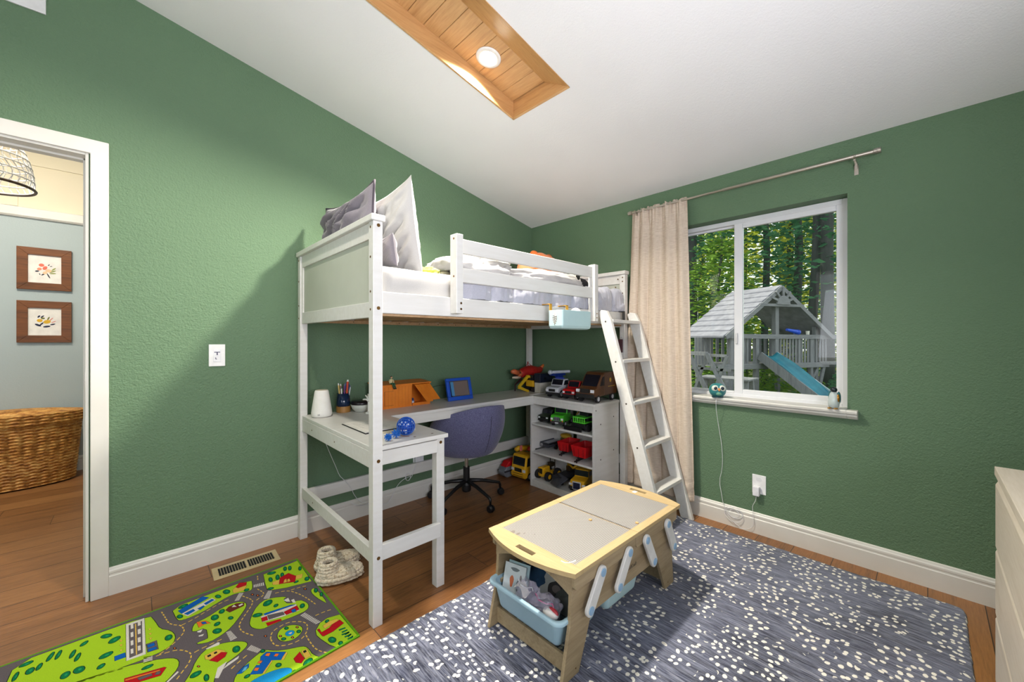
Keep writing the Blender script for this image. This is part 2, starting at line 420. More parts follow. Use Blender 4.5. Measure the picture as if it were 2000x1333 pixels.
# unseen windows behind the camera, put in to go with the fill lamps
for nm, (a0, a1, z0, z1, ax, pos) in {'unseen_window_2': (-.4, 1.1, .85, 2.05, 'Y', YS), 'unseen_window_3': (-.45, 1.15, .8, 2.2, 'X', XW)}.items():
    b = MB(); e = .05
    for (p0, p1, q0, q1) in ((a0, a1, z0, z0+e), (a0, a1, z1-e, z1), (a0, a0+e, z0+e, z1-e), (a1-e, a1, z0+e, z1-e), ((a0+a1)/2-.02, (a0+a1)/2+.02, z0+e, z1-e)):
        if ax == 'Y': b.box(p0, p1, pos-.08, pos-.03, q0, q1)
        else: b.box(pos-.08, pos-.03, p0, p1, q0, q1)
    struct(nm, b, M_vinyl)

# ---------------------------------------------------------------- hallway
M_hall = plaster('pale_blue_hall', (172, 184, 184), 120, .4, .003)
M_cream = plaster('cream_upper_wall', (236, 224, 196), 120, .2, .003)
HY = 5.372
struct('wall_hall', MB().box(-3.0, .9, HY, HY+.1, 0, 2.262), M_hall)
struct('wall_hall_upper', MB().box(-3.0, .9, HY+.02, HY+.1, 2.262, 3.4), M_cream)
struct('trim_2', MB().prism([(HY, 2.246), (HY-.02, 2.25), (HY-.03, 2.262), (HY-.012, 2.268), (HY-.014, 2.335), (HY+.02, 2.345), (HY+.02, 2.246)], -3.0, .9, 'X'), M_trim)
struct('baseboard_hall', MB().prism([(HY-p, z*1.05) for p, z in prof], -3.0, .9, 'X'), M_trim)
struct('wall_hall_right', MB().box(.9, 1.0, YA+.12, HY+.1, 0, 3.4), M_hall)
struct('wall_hall_left', MB().box(-3.1, -3.0, YA+.12, HY+.1, 0, 3.4), M_hall)
struct('wall_hall_near', MB().box(-3.0, XW-.1, YA, YA+.12, 0, 3.4), M_hall)
struct('ceiling_hall', MB().box(-3.1, 1.0, YA+.12, HY+.1, 3.4, 3.5), M_ceil)
struct('trim_3', MB().box(-.80, -.73, HY+.012, HY+.02, 2.345, 3.2).box(-3.0, .9, HY+.010, HY+.02, 2.72, 2.76), M_cream)

M_oak = wood('frame_oak', (112, 64, 26), (146, 90, 42), (62, 34, 14), 'X', .7, .35)
def picture(z0, z1, label, flowers):
    x0, x1 = -.733, -.418; y = HY
    t = thing('flower_picture', label, 'picture', ((x0+x1)/2, y, (z0+z1)/2), group='flower pictures in the hallway')
    b = MB(); e = .062
    q = [(x0, z0), (x1, z0), (x1, z1), (x0, z1)]; i = [(x0+e, z0+e), (x1-e, z0+e), (x1-e, z1-e), (x0+e, z1-e)]
    for k in range(4):
        b.prism([q[k], q[(k+1) % 4], i[(k+1) % 4], i[k]], y-.024, y-.002, 'Y')
    obj('frame', b, M_oak, t, bev=.002)
    obj('print_paper', MB().box(x0+e-.002, x1-e+.002, y-.012, y-.008, z0+e-.002, z1-e+.002), pc(238, 234, 226, .7), t)
    cx, cz = (x0+x1)/2, (z0+z1)/2
    cols = sorted(set(f[4] for f in flowers)); b = MB(); mats = [pc(*c, .8) for c in cols]
    for (dx, dz, r, ry, c, a) in flowers:
        b.cur = cols.index(c); k = 14
        pts = []
        for j in range(k):
            th = 2*pi*j/k; px, pz = r*cos(th), ry*sin(th)
            pts.append((cx+dx+px*cos(a)-pz*sin(a), cz+dz+px*sin(a)+pz*cos(a)))
        b.prism(pts, y-.0125-.0001*cols.index(c), y-.012, 'Y')
    obj('flower_print', b, mats, t)
P1 = [(-.02, .035, .016, .014, (232, 120, 96), 0), (.0, .012, .018, .012, (232, 120, 96), 1), (-.032, .0, .014, .012, (240, 150, 120), .5), (.02, -.01, .018, .014, (246, 200, 160), 0),
      (.0, -.03, .014, .012, (246, 200, 160), .6), (.045, -.015, .022, .005, (140, 150, 70), .5), (.045, -.032, .02, .005, (140, 150, 70), .1), (.05, .005, .018, .005, (150, 160, 80), .8),
      (-.045, -.02, .012, .006, (40, 44, 60), .2), (.02, -.055, .004, .024, (50, 52, 60), .4), (-.01, -.045, .014, .005, (40, 44, 60), .7), (.022, .04, .008, .003, (40, 44, 60), 1), (.035, .03, .008, .003, (40, 44, 60), .3), (-.03, -.045, .008, .003, (40, 44, 60), 2)]
P2 = [(-.03, .01, .017, .014, (220, 170, 40), 0), (.012, .0, .022, .016, (226, 178, 48), .3), (.0, .004, .006, .006, (60, 50, 30), 0), (-.03, .01, .005, .005, (60, 50, 30), 0), (.035, .022, .02, .004, (222, 150, 140), .9),
      (.05, .0, .016, .004, (222, 150, 140), .5), (-.04, -.03, .02, .008, (30, 36, 66), -.5), (.01, -.042, .022, .008, (30, 36, 66), .2), (-.035, .045, .012, .006, (30, 36, 66), 1), (-.015, .045, .014, .005, (30, 36, 66), .8),
      (.045, -.022, .016, .006, (30, 36, 66), .3), (-.012, .03, .012, .008, (120, 120, 60), 0), (.02, .03, .016, .005, (120, 120, 60), 1.2), (-.02, -.02, .018, .005, (30, 36, 66), .9)]
picture(1.632, 1.998, 'wood framed print of coral flowers, upper of the hallway pair', P1)
picture(1.172, 1.535, 'wood framed print of yellow flowers, lower of the hallway pair', P2)

# wicker basket
M_wick = base_mat('wicker', (190, 130, 60), .55)
v = coords(M_wick, (1, 1, 1)); nn = noise_n(M_wick, v, 22, 4, .7)
L(M_wick, ramp(M_wick, nn, [(.34, (146, 88, 34)), (.5, (204, 140, 62)), (.66, (236, 184, 104))]), bsdf(M_wick).inputs['Base Color'])
sxw = N(M_wick, 'ShaderNodeTexWave', _wave_type='BANDS', _bands_direction='Z'); sxw.inputs['Scale'].default_value = 13; sxw.inputs['Distortion'].default_value = .8; L(M_wick, v, sxw.inputs['Vector'])
L(M_wick, bump(M_wick, sxw.outputs['Fac'], 1.0, .010), bsdf(M_wick).inputs['Normal'])
bk = thing('wicker_basket', 'oval woven wicker basket with a lid against the pale hallway wall', 'basket', (-.745, 5.12, 0))
def weave(b, prof, sx, sy, nring, nst, amp, zc=0, M=None):
    """prof(t)->(r,z) ; woven with rods going round and stakes going up"""
    nu = nst*4
    def fn(u, v):
        r, z = prof(v); k = v*nring; th = u*2*pi
        a = amp*(.6*abs(sin(pi*k)) + .5*sin(pi*k)*0 + .55*(1 if int(k) % 2 else -1)*sin(th*nst)*abs(sin(pi*k)))
        return ((r*sx+a)*cos(th), (r*sy+a)*sin(th), z+zc)
    b.grid(fn, nu, nring*3)
b = MB(); weave(b, lambda t: ((.86+.10*t), .50*t+.01), .42, .205, 40, 34, .011)
obj('body', b, M_wick, bk, smooth=True, local=True)
b = MB(); weave(b, lambda t: (1.0+.01*t, .505+.085*t), .425, .212, 7, 34, .009)
def lidtop(u, v):
    th = u*2*pi; r = 1-v; z = .59+.035*(1-r*r)+.003*abs(sin(r*60))
    return (.43*r*cos(th), .216*r*sin(th), z)
b.grid(lidtop, 136, 40)
obj('lid', b, M_wick, bk, smooth=True, local=True)

# pendant lamp of open white wicker
pl = thing('pendant_lamp', 'white woven pendant lamp shade with a dark bottom rim hanging in the hallway', 'lamp', (-.665, 3.90, 2.14))
b = MB(); Rr = lambda z: .185*math.sqrt(max(0, 1-(z/.36)**2))+.02
for i in range(8):
    z = i*.043; b.tube([(Rr(z)*cos(a), Rr(z)*sin(a), z) for a in [2*pi*k/40 for k in range(40)]], .0045, 5, closed=True)
for k in range(34):
    a = 2*pi*k/34; b.tube([(Rr(z)*cos(a+.1*sin(z*30)), Rr(z)*sin(a+.1*sin(z*30)), z) for z in [j*.034 for j in range(11)]], .0028, 4)
obj('lamp_shade', b, pc(236, 232, 226, .7), pl, local=True)
obj('rim', MB().tube([(.208*cos(a), .208*sin(a), -.006) for a in [2*pi*k/48 for k in range(48)]], .008, 6, closed=True), pc(70, 50, 30), pl, local=True)
obj('cord', MB().cyl((0, 0, .34), (0, 0, 1.26), .004, n=6), M_black, pl, local=True)
obj('bulb', MB().ball((0, 0, .17), .035), base_mat('bulb_glow', (255, 240, 210), emit=(255, 226, 180), estr=5), pl, smooth=True, local=True)

# return-air grille high on the left wall
vt = thing('wall_vent', 'white slotted air return grille high above the doorway', 'vent', (-.58, YA, 2.77))
b = MB(); x0, x1, z0, z1 = -.87, -.281, 2.612, 2.93
b.box(x0, x1, YA-.008, YA, z0, z0+.055).box(x0, x1, YA-.008, YA, z1-.055, z1).box(x0, x0+.055, YA-.008, YA, z0+.055, z1-.055).box(x1-.055, x1, YA-.008, YA, z0+.055, z1-.055)
obj('frame', b, pc(226, 226, 224), vt, bev=.002)
b = MB()
for i in range(11):
    z = z0+.066+i*.019; b.add([(x0+.05, YA-.002, z), (x1-.05, YA-.002, z), (x1-.05, YA-.012, z+.012), (x0+.05, YA-.012, z+.012), (x0+.05, YA-.001, z+.002), (x1-.05, YA-.001, z+.002), (x1-.05, YA-.011, z+.014), (x0+.05, YA-.011, z+.014)], [(0, 1, 2, 3), (7, 6, 5, 4), (0, 4, 5, 1), (2, 6, 7, 3)])
obj('slats', b, pc(216, 206, 180), vt)
obj('backing', MB().box(x0+.05, x1-.05, YA-.0015, YA-.0005, z0+.05, z1-.05), M_darkhole, vt)

# floor register
fv = thing('floor_vent', 'beige metal floor register lying beside the white baseboard', 'vent', (.43, 2.50, 0), rz=radians(-1.5))
b = MB(); b.box(-.146, .146, -.066, .066, 0, .004)
obj('plate', b, pc(196, 176, 132), fv, bev=.002, local=True)
b = MB(); b2 = MB()
for s in (-1, 1):
    for i in range(10):
        x = s*.064+(i-4.5)*.0118; b.box(x-.0042, x+.0042, -.041, .041, .0035, .0045)
        b2.box(x+.0042, x+.0066, -.041, .041, .0043, .0055)
obj('slots', b, M_darkhole, fv, local=True); obj('louvres', b2, pc(150, 138, 110), fv, local=True)

# light switch
sw = thing('light_switch', 'white rectangular wall switch plate on the green wall', 'switch', (.32, YA, 1.112))
obj('plate', MB().box(.284, .356, YA-.006, YA, 1.054, 1.172), pc(244, 242, 240), sw, bev=.002)
obj('rocker', MB().box(.303, .337, YA-.009, YA-.005, 1.078, 1.146), pc(240, 239, 240), sw, bev=.0015)
b = MB().box(.307, .333, YA-.0098, YA-.009, 1.128, 1.132).box(.3175, .3225, YA-.0098, YA-.009, 1.114, 1.130).box(.312, .315, YA-.0098, YA-.009, 1.094, 1.102).box(.313, .319, YA-.0098, YA-.009, 1.0915, 1.0945)
obj('symbol', b, pc(60, 60, 90), sw)

# outlet with a plug-in charger
oy = .716
ol = thing('wall_outlet', 'white double wall outlet under the window above the baseboard', 'outlet', (XB, oy, .305))
obj('plate', MB().box(XB-.005, XB, oy-.037, oy+.037, .247, .363), pc(244, 244, 244), ol, bev=.002)
for z in (.336, .276): b = MB(); b.prism([(oy+.0165*cos(a), z+.0155*max(-.85, min(.85, sin(a)))) for a in [2*pi*k/24 for k in range(24)]], XB-.0065, XB-.004, 'X'); obj('socket', b, pc(232, 232, 234), ol)
ch = thing('charger', 'white plug-in charger in the lower socket with a cable hanging from it', 'charger', (XB-.03, oy, .27))
obj('body', MB().box(XB-.036, XB-.0065, oy-.008, oy+.028, .238, .296), pc(240, 240, 244), ch, bev=.004)
b = MB(); pts = [(XB-.024, oy+.01, .238), (XB-.026, oy+.012, .21), (XB-.024, oy+.024, .185), (XB-.020, oy+.032, .165), (XB-.02, oy+.03, .14), (XB-.021, oy+.028, .10), (XB-.024, oy+.022, .05), (XB-.028, oy+.05, .02), (XB-.03, oy+.10, .010)]
import itertools
for k in range(48):
    a = k/48*3*2*pi; rr = .050+.018*sin(a*.61+1); pts.append((XB-.022-.006*sin(a*1.3), oy+.135+rr*cos(a)*.9, .085+rr*sin(a)*.7))
pts += [(XB-.022, .915, .13), (XB-.022, .925, .19), (XB-.014, .942, .27), (XB-.012, .925, .35), (XB-.012, .922, .43), (XB-.012, .93, .53), (XB-.012, .945, .62), (XB-.03, .95, .70), (XB-.056, .948, .76), (XB-.058, .945, .826), (XB-.04, .945, .833)]
def smooth_pts(p, k=2):
    for _ in range(k):
        q = [p[0]]
        for i in range(len(p)-1):
            a, c = Vector(p[i]), Vector(p[i+1]); q += [a*.75+c*.25, a*.25+c*.75]
        q.append(p[-1]); p = q
    return p
obj('cable', b.tube(smooth_pts(pts, 1), .0014, 6), pc(236, 236, 240), ch, smooth=True)
# ================================================================ loft bed with built-in desk
BX0, BX1, BY0, BY1 = .712, 2.725, 1.580, 2.626
bed = thing('loft_bed', 'white wooden loft bed with built-in desk and guard rail in the corner', 'loft bed', (BX0, BY0, 0))
PW = .042
def bolt(b, x, y, z, d, r=.0075):
    """round bolt head in a face that looks along d; b = (name, material, thing)"""
    d = Vector(d); c = Vector((x, y, z)); obj(b[0], MB().cyl(c-d*.001, c+d*.0012, r, n=14), b[1], b[2])
bolts = ('bolt', M_brass, bed); holes = ('peg_hole', M_darkhole, bed)
for nm, (x0, x1) in {'near': (BX0, BX0+PW), 'far': (BX1-PW, BX1)}.items():
    for y0 in (BY0, BY1-PW-.003):
        obj('post', MB().box(x0, x1, y0, y0+PW+.003, 0, 1.694), M_white, bed, bev=.003)
    y0, y1 = BY0+PW+.003, BY1-PW-.003; xm = (x0+x1)/2
    obj('cap_rail', MB().box(x0-.009, x1+.009, BY0-.006, BY1+.004, 1.694, 1.721), M_white, bed, bev=.003)
    obj('top_rail', MB().box(xm-.013, xm+.013, y0, y1, 1.625, 1.694), M_white, bed, bev=.002)
    obj('bottom_rail', MB().box(xm-.013, xm+.013, y0, y1, 1.292, 1.358), M_white, bed, bev=.002)
    obj('stile', MB().box(xm-.013, xm+.013, y1-.022, y1, 1.358, 1.625), M_white, bed, bev=.001); obj('stile', MB().box(xm-.013, xm+.013, y0, y0+.006, 1.358, 1.625), M_white, bed, bev=.001)
    obj('panel', MB().box(xm-.005, xm+.005, y0+.004, y1-.02, 1.355, 1.628), M_panelw, bed)
yf, yb = BY0+.006, BY1-.040
obj('side_rail', MB().box(BX0+PW, BX1-PW, yf, yf+.024, 1.310, 1.402), M_white, bed, bev=.003)
obj('side_rail', MB().box(BX0+PW, BX1-PW, yb, yb+.024, 1.310, 1.402), M_white, bed, bev=.003)
M_slat = wood('bare_pine', (184, 150, 112), (204, 172, 132), (150, 112, 76), 'Y', .7, .6)
b = MB()
for i in range(15):
    x = BX0+.10+i*.130; b.box(x-.035, x+.035, yf+.024, yb, 1.322, 1.338)
obj('slats', b, M_slat, bed, bev=.001)
b = MB().box(BX0+PW, BX1-PW, yf+.024, yf+.052, 1.300, 1.322).box(BX0+PW, BX1-PW, yb-.028, yb, 1.300, 1.322)
obj('slat_ledge', b, M_slat, bed, bev=.002)
for i in range(12): bolt(holes, BX0+.15+i*.16, yb-.029, 1.311, (0, -1, 0), .003)
# guard rail
gy0, gy1 = 1.532, 1.580
obj('guard_post', MB().box(1.098, 1.137, gy0, gy1+.006, 1.322, 1.702), M_white, bed, bev=.003)
obj('guard_post', MB().box(2.222, 2.262, gy0, gy1+.006, 1.318, 1.702), M_white, bed, bev=.003)
obj('guard_rail', MB().box(1.137, 2.222, 1.552, 1.576, 1.616, 1.686), M_white, bed, bev=.003)
obj('guard_rail', MB().box(1.137, 2.222, 1.552, 1.576, 1.476, 1.546), M_white, bed, bev=.003)
# stretchers
xm = BX0+PW/2
obj('stretcher', MB().box(xm-.012, xm+.012, BY0+PW+.003, BY1-PW-.003, .250, .312), M_white, bed, bev=.002)
obj('stretcher', MB().box(BX0+PW, BX1-PW, BY1-.030, BY1-.006, .208, .287), M_white, bed, bev=.002)
obj('stretcher', MB().box(BX0+PW, 1.050, BY0+.012, BY0+.036, .262, .328), M_white, bed, bev=.002)
obj('stretcher', MB().box(BX1-PW/2-.012, BX1-PW/2+.012, BY0+PW+.003, BY1-PW-.003, .250, .312), M_white, bed, bev=.002)
# desk
obj('desk_apron', MB().box(xm-.010, xm+.014, BY0+PW+.003, BY1-PW-.003, .650, .722), M_white, bed, bev=.002)
obj('desk_apron', MB().box(BX0+PW, 1.052, 1.622, 1.644, .656, .716), M_white, bed, bev=.002)
obj('desk_apron', MB().box(1.070, 1.090, 1.676, 2.236, .656, .722), M_white, bed, bev=.002)
obj('desk_apron', MB().box(1.090, BX1-PW, 2.216, 2.238, .668, .728), M_white, bed, bev=.002)
obj('desktop', MB().prism([(BX0+PW-.018, 1.612), (1.106, 1.612), (1.106, 2.209), (2.345, 2.209), (2.345, 2.262), (BX1-PW, 2.262), (BX1-PW, BY1-.034), (BX0+.012, BY1-.034), (BX0+.012, 1.625+.003), (BX0+PW-.018, 1.625)], .722, .742, 'Z'), M_white, bed, bev=.003)
obj('desk_leg', MB().box(1.052, 1.096, 1.630, 1.674, 0, .722), M_white, bed, bev=.003)
for z in (1.676, 1.402-.052-.02, .70-.01, .285): bolt(bolts, BX0+PW*.55, BY0, z, (0, -1, 0))
bolt(bolts, 1.074, 1.630, .700, (0, -1, 0))
for z in (1.67, 1.545, 1.40, 1.325): bolt(bolts, BX0, BY0+PW*.6, z, (-1, 0, 0), .005); bolt(bolts, BX0, BY1-PW*.5, z, (-1, 0, 0), .005)
for y in (2.40, 2.05): bolt(bolts, BX0+.011, y, .685, (-1, 0, 0), .004)
bolt(bolts, BX0+.009, 2.38, .281, (-1, 0, 0), .004)
for z in (1.372, 1.344): bolt(bolts, 1.124, gy0, z, (0, -1, 0), .0055); bolt(bolts, 2.246, gy0, z, (0, -1, 0), .0045)
bolt(bolts, 1.098, 1.555, 1.68, (-1, 0, 0), .005); bolt(bolts, 1.098, 1.555, 1.50, (-1, 0, 0), .005)
for (y, z) in ((1.640, 1.66), (1.66, 1.60), (1.60, 1.67), (1.60, 1.64), (1.60, 1.55)): bolt(bolts, BX1-PW, y, z, (-1, 0, 0), .005)
for x in (.95, 1.045): obj('bolt', MB().cyl((x, 1.66, .7418), (x, 1.66, .7424), .006, n=12), M_brass, bed)

# ladder
lad = thing('ladder', 'white wooden ladder leaning on the loft bed beside the curtain', 'ladder', (2.487, 1.11, 0))
YL = lambda z: 1.1075+(1.512-1.1075)*z/1.40
def lrail(x0, x1):
    b = MB(); h = .040
    pts = [(YL(0)+h, 0), (YL(0)-h, 0), (YL(1.33)-h, 1.33), (YL(1.385)-h*.55, 1.392), (YL(1.40)+h*.35, 1.398), (YL(1.385)+h, 1.385)]
    b.prism(pts, x0, x1, 'X'); return b
obj('side_rail', lrail(2.284, 2.313), M_white, lad, bev=.003); obj('side_rail', lrail(2.661, 2.690), M_white, lad, bev=.003)
lb = ('bolt', pc(60, 50, 40), lad)
for z in (.252, .520, .788, 1.055, 1.322):
    y = YL(z)
    obj('rung', MB().box(2.313, 2.661, y-.042, y+.040, z-.011, z+.011), M_white, lad, bev=.002)
    bolt(lb, 2.284, y, z-.004, (-1, 0, 0), .0055)
obj('hook', MB().box(2.610, 2.645, 1.556, 1.592, 1.404, 1.408).box(2.610, 2.645, 1.556, 1.559, 1.33, 1.408), M_black, lad)

# bookcase
CX0, CX1, CY0, CY1, CZ = 2.350, 2.676, 1.626, 2.252, .738
bc = thing('bookcase', 'white open bookcase full of toy vehicles below the loft bed', 'bookcase', ((CX0+CX1)/2, (CY0+CY1)/2, 0))
obj('top', MB().box(CX0-.004, CX1, CY0-.004, CY1, CZ-.020, CZ), M_white, bc, bev=.002)
obj('side_panel', MB().box(CX0, CX1, CY0, CY0+.018, 0, CZ-.020), M_white, bc, bev=.002)
obj('side_panel', MB().box(CX0, CX1, CY1-.018, CY1, 0, CZ-.020), M_white, bc, bev=.002)
obj('front_rail', MB().box(CX0+.002, CX0+.022, CY0+.018, CY1-.018, CZ-.066, CZ-.020), M_white, bc, bev=.002)
obj('plinth', MB().box(CX0+.002, CX0+.020, CY0+.018, CY1-.018, 0, .040), M_white, bc, bev=.002)
for z in (.515, .285, .054): obj('shelf', MB().box(CX0+.002, CX1-.004, CY0+.018, CY1-.018, z-.015, z), M_white, bc, bev=.002)
obj('back_slats', MB().box(CX1-.006, CX1, CY0+.018, 1.80, 0, CZ-.02).box(CX1-.006, CX1, 1.86, 2.02, 0, CZ-.02).box(CX1-.006, CX1, 2.06, CY1-.018, 0, CZ-.02), M_white, bc)
b = ('bolt', pc(60, 50, 40), bc)
for (x, z) in ((2.372, .69), (2.43, .585), (2.43, .33), (2.60, .62), (2.60, .37)): bolt(b, x, CY0, z, (0, -1, 0), .005)

# ================================================================ bedding
M_sheet = fabric('white_cotton', (174, 172, 169), (184, 182, 180), 500, .9, .1, .2)
M_slate = fabric('grey_satin_quilt', (172, 173, 184), (186, 187, 198), 300, .55, .1, .4)
M_grey = fabric('grey_pillowcase', (112, 107, 114), (126, 121, 128), 500, .85, .12, .3)
def fbm(p, s, o=4):
    return noise.fractal(Vector(p)*s, .9, 2.1, o)
mt = thing('mattress', 'mattress in a white fitted sheet on the loft bed', 'mattress', (1.72, 2.1, 1.338))
b = MB()
def mfn(p): return .0
prof = []
def rbox(b, x0, x1, y0, y1, z0, z1, r, nu=120, nv=14, wr=0, sc=8, seed=0):
    """soft box with rounded vertical sides and wrinkles"""
    cx, cy, hx, hy = (x0+x1)/2, (y0+y1)/2, (x1-x0)/2, (y1-y0)/2
    per = []
    for i in range(nu):
        t = 2*pi*i/nu; c, s_ = cos(t), sin(t); m = max(abs(c), abs(s_))
        per.append((cx+hx*max(-1, min(1, c/m*1.0)), cy+hy*max(-1, min(1, s_/m))))
    pr = [(0, z0)]+[(r*(1-cos(a)) if False else 0, z0) for a in []]
    rings = [(r*.6, z0), (r*.15, z0+r*.35), (0, z0+r)]
    k = 5
    for i in range(1, k): rings.append((0, z0+r+(z1-z0-2*r)*i/k))
    rings += [(0, z1-r), (r*.12, z1-r*.5), (r*.45, z1-r*.12), (r, z1)]
    vs = []; fs = []
    for ins, z in rings:
        for (px, py) in per:
            dx, dy = px-cx, py-cy; qx = cx+dx*(1-ins/hx); qy = cy+dy*(1-ins/hy)
            w_ = wr*fbm((qx+seed, qy, z), sc) if wr else 0
            L_ = hypot(dx/hx, dy/hy); qx += w_*dx/hx; qy += w_*dy/hy
            vs.append((qx, qy, z+w_*.5))
    n = nu
    for i in range(len(rings)-1):
        for j in range(n): fs.append((i*n+j, i*n+(j+1) % n, (i+1)*n+(j+1) % n, (i+1)*n+j))
    fs.append(tuple(range(n-1, -1, -1))); fs.append(tuple((len(rings)-1)*n+j for j in range(n)))
    return b.add(vs, fs)
rbox(b, BX0+PW+.006, BX1-PW-.006, 1.614, 2.580, 1.338, 1.522, .035, 200, wr=.006, sc=7)
obj('mattress_body', b, M_sheet, mt, smooth=True)
# quilt: lies on the mattress, puffed where it is tucked by the rails
qt = thing('quilt', 'light grey quilt tucked over the far part of the mattress', 'quilt', (1.9, 2.1, 1.52))
b = MB()
def quilt(u, v):
    x = 1.14+u*(2.672-1.14)
    ext = .20; Wd = .96; s = v*(Wd+ext)                 # v runs from the lower front edge over the top
    puff = abs(sin(pi*(x*4.4+.25*sin(x*9))))**.5 ; far = max(0, min(1, (x-2.25)/.25))
    if s < .13:
        a = s/.13; y = 1.613; z = 1.405+a*.10
        y -= .004+.030*math.sqrt(max(0, sin(pi*min(1, a*.62+.19))))*puff; z += .010*puff*a
    elif s < .20:
        a = (s-.13)/.07*pi/2; y = 1.609-.030*puff*cos(a)*.8+.030*(1-cos(a)); z = 1.505+.010*puff*cos(a)+.040*sin(a)*(1+.8*far)
    else:
        a = (s-.20); y = 1.635+a; z = 1.545+.022*sin(a*6)+.035*far
    if y > 2.578: y = 2.578
    e = fbm((x*1.0, y*1.6, z*1.6), 9, 5)*.016*(1 if s > .02 else .3)+fbm((x*5, y*.8+z*.5, 3), 5, 4)*.010
    z += e*(.5+.5*far)*1.1; y -= e*.5
    z = max(z, 1.404)
    return (x, max(y, 1.577), z)
b.grid(quilt, 230, 90)
obj('quilt_sheet', b, M_slate, qt, smooth=True)
def heap(name, label, c, r, seed, m, cat='blanket', nu=72, nv=40, amp=.16, pw=.85, sc=2.2):
    t = thing(name, label, cat, c)
    def fn(p):
        q = p*1.0+Vector((seed, seed*.3, 0)); return amp*fbm(q, sc, 4)+amp*.35*abs(fbm(q, sc*3, 3))
    b = MB().ball((0, 0, 0), r, nu, nv, pw=pw, fn=fn)
    obj('folds', b, m, t, smooth=True, local=True); return t
heap('blanket', 'rumpled white blanket heaped behind the tall guard post', (1.42, 1.85, 1.595), (.24, .20, .085), 3.1, M_sheet)
heap('blanket', 'lower rumpled white blanket beside the orange plush', (2.02, 1.84, 1.60), (.34, .19, .060), 9.7, M_sheet, amp=.13)
heap('cloth_toy', 'small lime green and white cloth toy on the sheet edge', (1.075, 1.735, 1.535), (.050, .030, .030), 4.4, pc(206, 214, 90, .8), 'toy', 36, 20, .3)
heap('cloth_toy', 'small cream cloth lump between the lime toy and the white blanket', (1.20, 1.75, 1.532), (.07, .03, .022), 7.4, pc(214, 206, 178, .8), 'cloth', 36, 20, .3)

def pillow(name, label, M, W, H, T, m, seed=0, piping=None, wr=.012, sag=0.06, cat='pillow'):
    t = thing(name, label, cat, M.translation); t.matrix_basis = M; t.location = M.translation; t.rotation_euler = M.to_euler()
    b = MB(); n = 54
    def sheet(sg):
        def fn(u, v):
            x, z = 2*u-1, 2*v-1
            pin = 1-.07*(1-abs(x)**2)*abs(z)**3; pinx = 1-.07*(1-abs(z)**2)*abs(x)**3
            th = ((1-abs(x)**2.6)*(1-abs(z)**2.6))**.55*T/2
            X = x*W/2*pinx; Z = z*H/2*pin
            # creases radiate from the corners and run diagonally
            wv = fbm((X*1.2+seed, Z*5+X*3, sg), 5, 4)*wr+wr*.9*sin((X*1.0+Z*1.6)*46+5*fbm((X, Z, seed), 4, 3))*(.3+.7*abs(x*z))
            edge = (1-x**8)*(1-z**8)
            return (X, sg*(th+wv*(edge**2)*min(1, .12+th*2/T*1.1)), Z-sag*H*(1-x*x)*(1 if z > 0 else 0)*z)
        return fn
    b.grid(sheet(-1), n, n); b.grid(sheet(1), n, n, flip=True)
    obj('pillowcase', b, m, t, smooth=True, local=True)
    if piping:
        pts = []
        q = 20
        for k in range(4*q):
            e = k//q; f = (k % q)/q*2-1
            x, z = [(f, -1), (1, f), (-f, 1), (-1, -f)][e]
            pin = 1-.07*(1-abs(x)**2)*abs(z)**3; pinx = 1-.07*(1-abs(z)**2)*abs(x)**3
            pts.append((x*W/2*pinx, 0, z*H/2*pin-sag*H*(1-x*x)*(1 if z > 0 else 0)*z))
        obj('piping', MB().tube(pts, .006, 6, closed=True), piping, t, smooth=True, local=True)
    return t
def basis(c, xdir, zdir):
    x = Vector(xdir).normalized(); z = Vector(zdir); z = (z-x*z.dot(x)).normalized(); y = z.cross(x)
    M = Matrix((x, y, z)).transposed().to_4x4(); M.translation = c; return M
pillow('pillow', 'large white pillow standing on end against the headboard', basis((.955, 1.95, 1.735), (-.03, 1, .0), (-.14, 0, 1)), .58, .47, .13, M_sheet, 2, wr=.022)
pillow('pillow', 'rumpled dark grey pillow peeking over the headboard cap', basis((.838, 2.17, 1.745), (0, .985, .03), (-.02, -.16, 1)), .66, .46, .13, M_grey, 8, piping=pc(70, 64, 74, .9), wr=.034)
pillow('pillow', 'small grey textured pillow tucked behind the near post', basis((.835, 1.71, 1.60), (0, 1, 0), (-.15, 0, 1)), .16, .15, .07, M_grey, 5, wr=.008)

# plush toys
pt = thing('plush_toy', 'orange round plush toy behind the guard rail', 'plush toy', (2.36, 2.22, 1.60))
obj('body', MB().ball((2.42, 2.20, 1.735), (.25, .13, .170), 40, 24, fn=lambda p: .04*fbm(p, 2)), fabric('orange_plush', (226, 112, 44), (238, 134, 64), 200, .95, .3), pt, smooth=True)
b = MB().ball((2.34, 2.20, 1.888), (.04, .03, .030)).ball((2.54, 2.22, 1.885), (.04, .03, .035)); obj('ears', b, pc(226, 116, 50, .9), pt, smooth=True)
obj('belly', MB().ball((2.20, 2.15, 1.72), (.07, .07, .10), 24, 16), pc(226, 160, 110, .9), pt, smooth=True)
pp = thing('plush_toy', 'black and white plush toy lying by the far headboard', 'plush toy', (2.50, 1.86, 1.56))
obj('head', MB().ball((2.34, 1.83, 1.632), (.060, .05, .052), 28, 18, fn=lambda p: .03*fbm(p, 3)), fabric('white_plush', (232, 226, 214), (240, 236, 226), 200, .95, .3), pp, smooth=True)
obj('ears', MB().ball((2.385, 1.795, 1.660), (.020, .012, .028)).ball((2.31, 1.87, 1.682), (.02, .012, .02)), pc(20, 20, 22, .9), pp, smooth=True)
obj('body', MB().ball((2.475, 1.85, 1.620), (.090, .06, .050), 28, 18), pc(22, 22, 26, .9), pp, smooth=True)
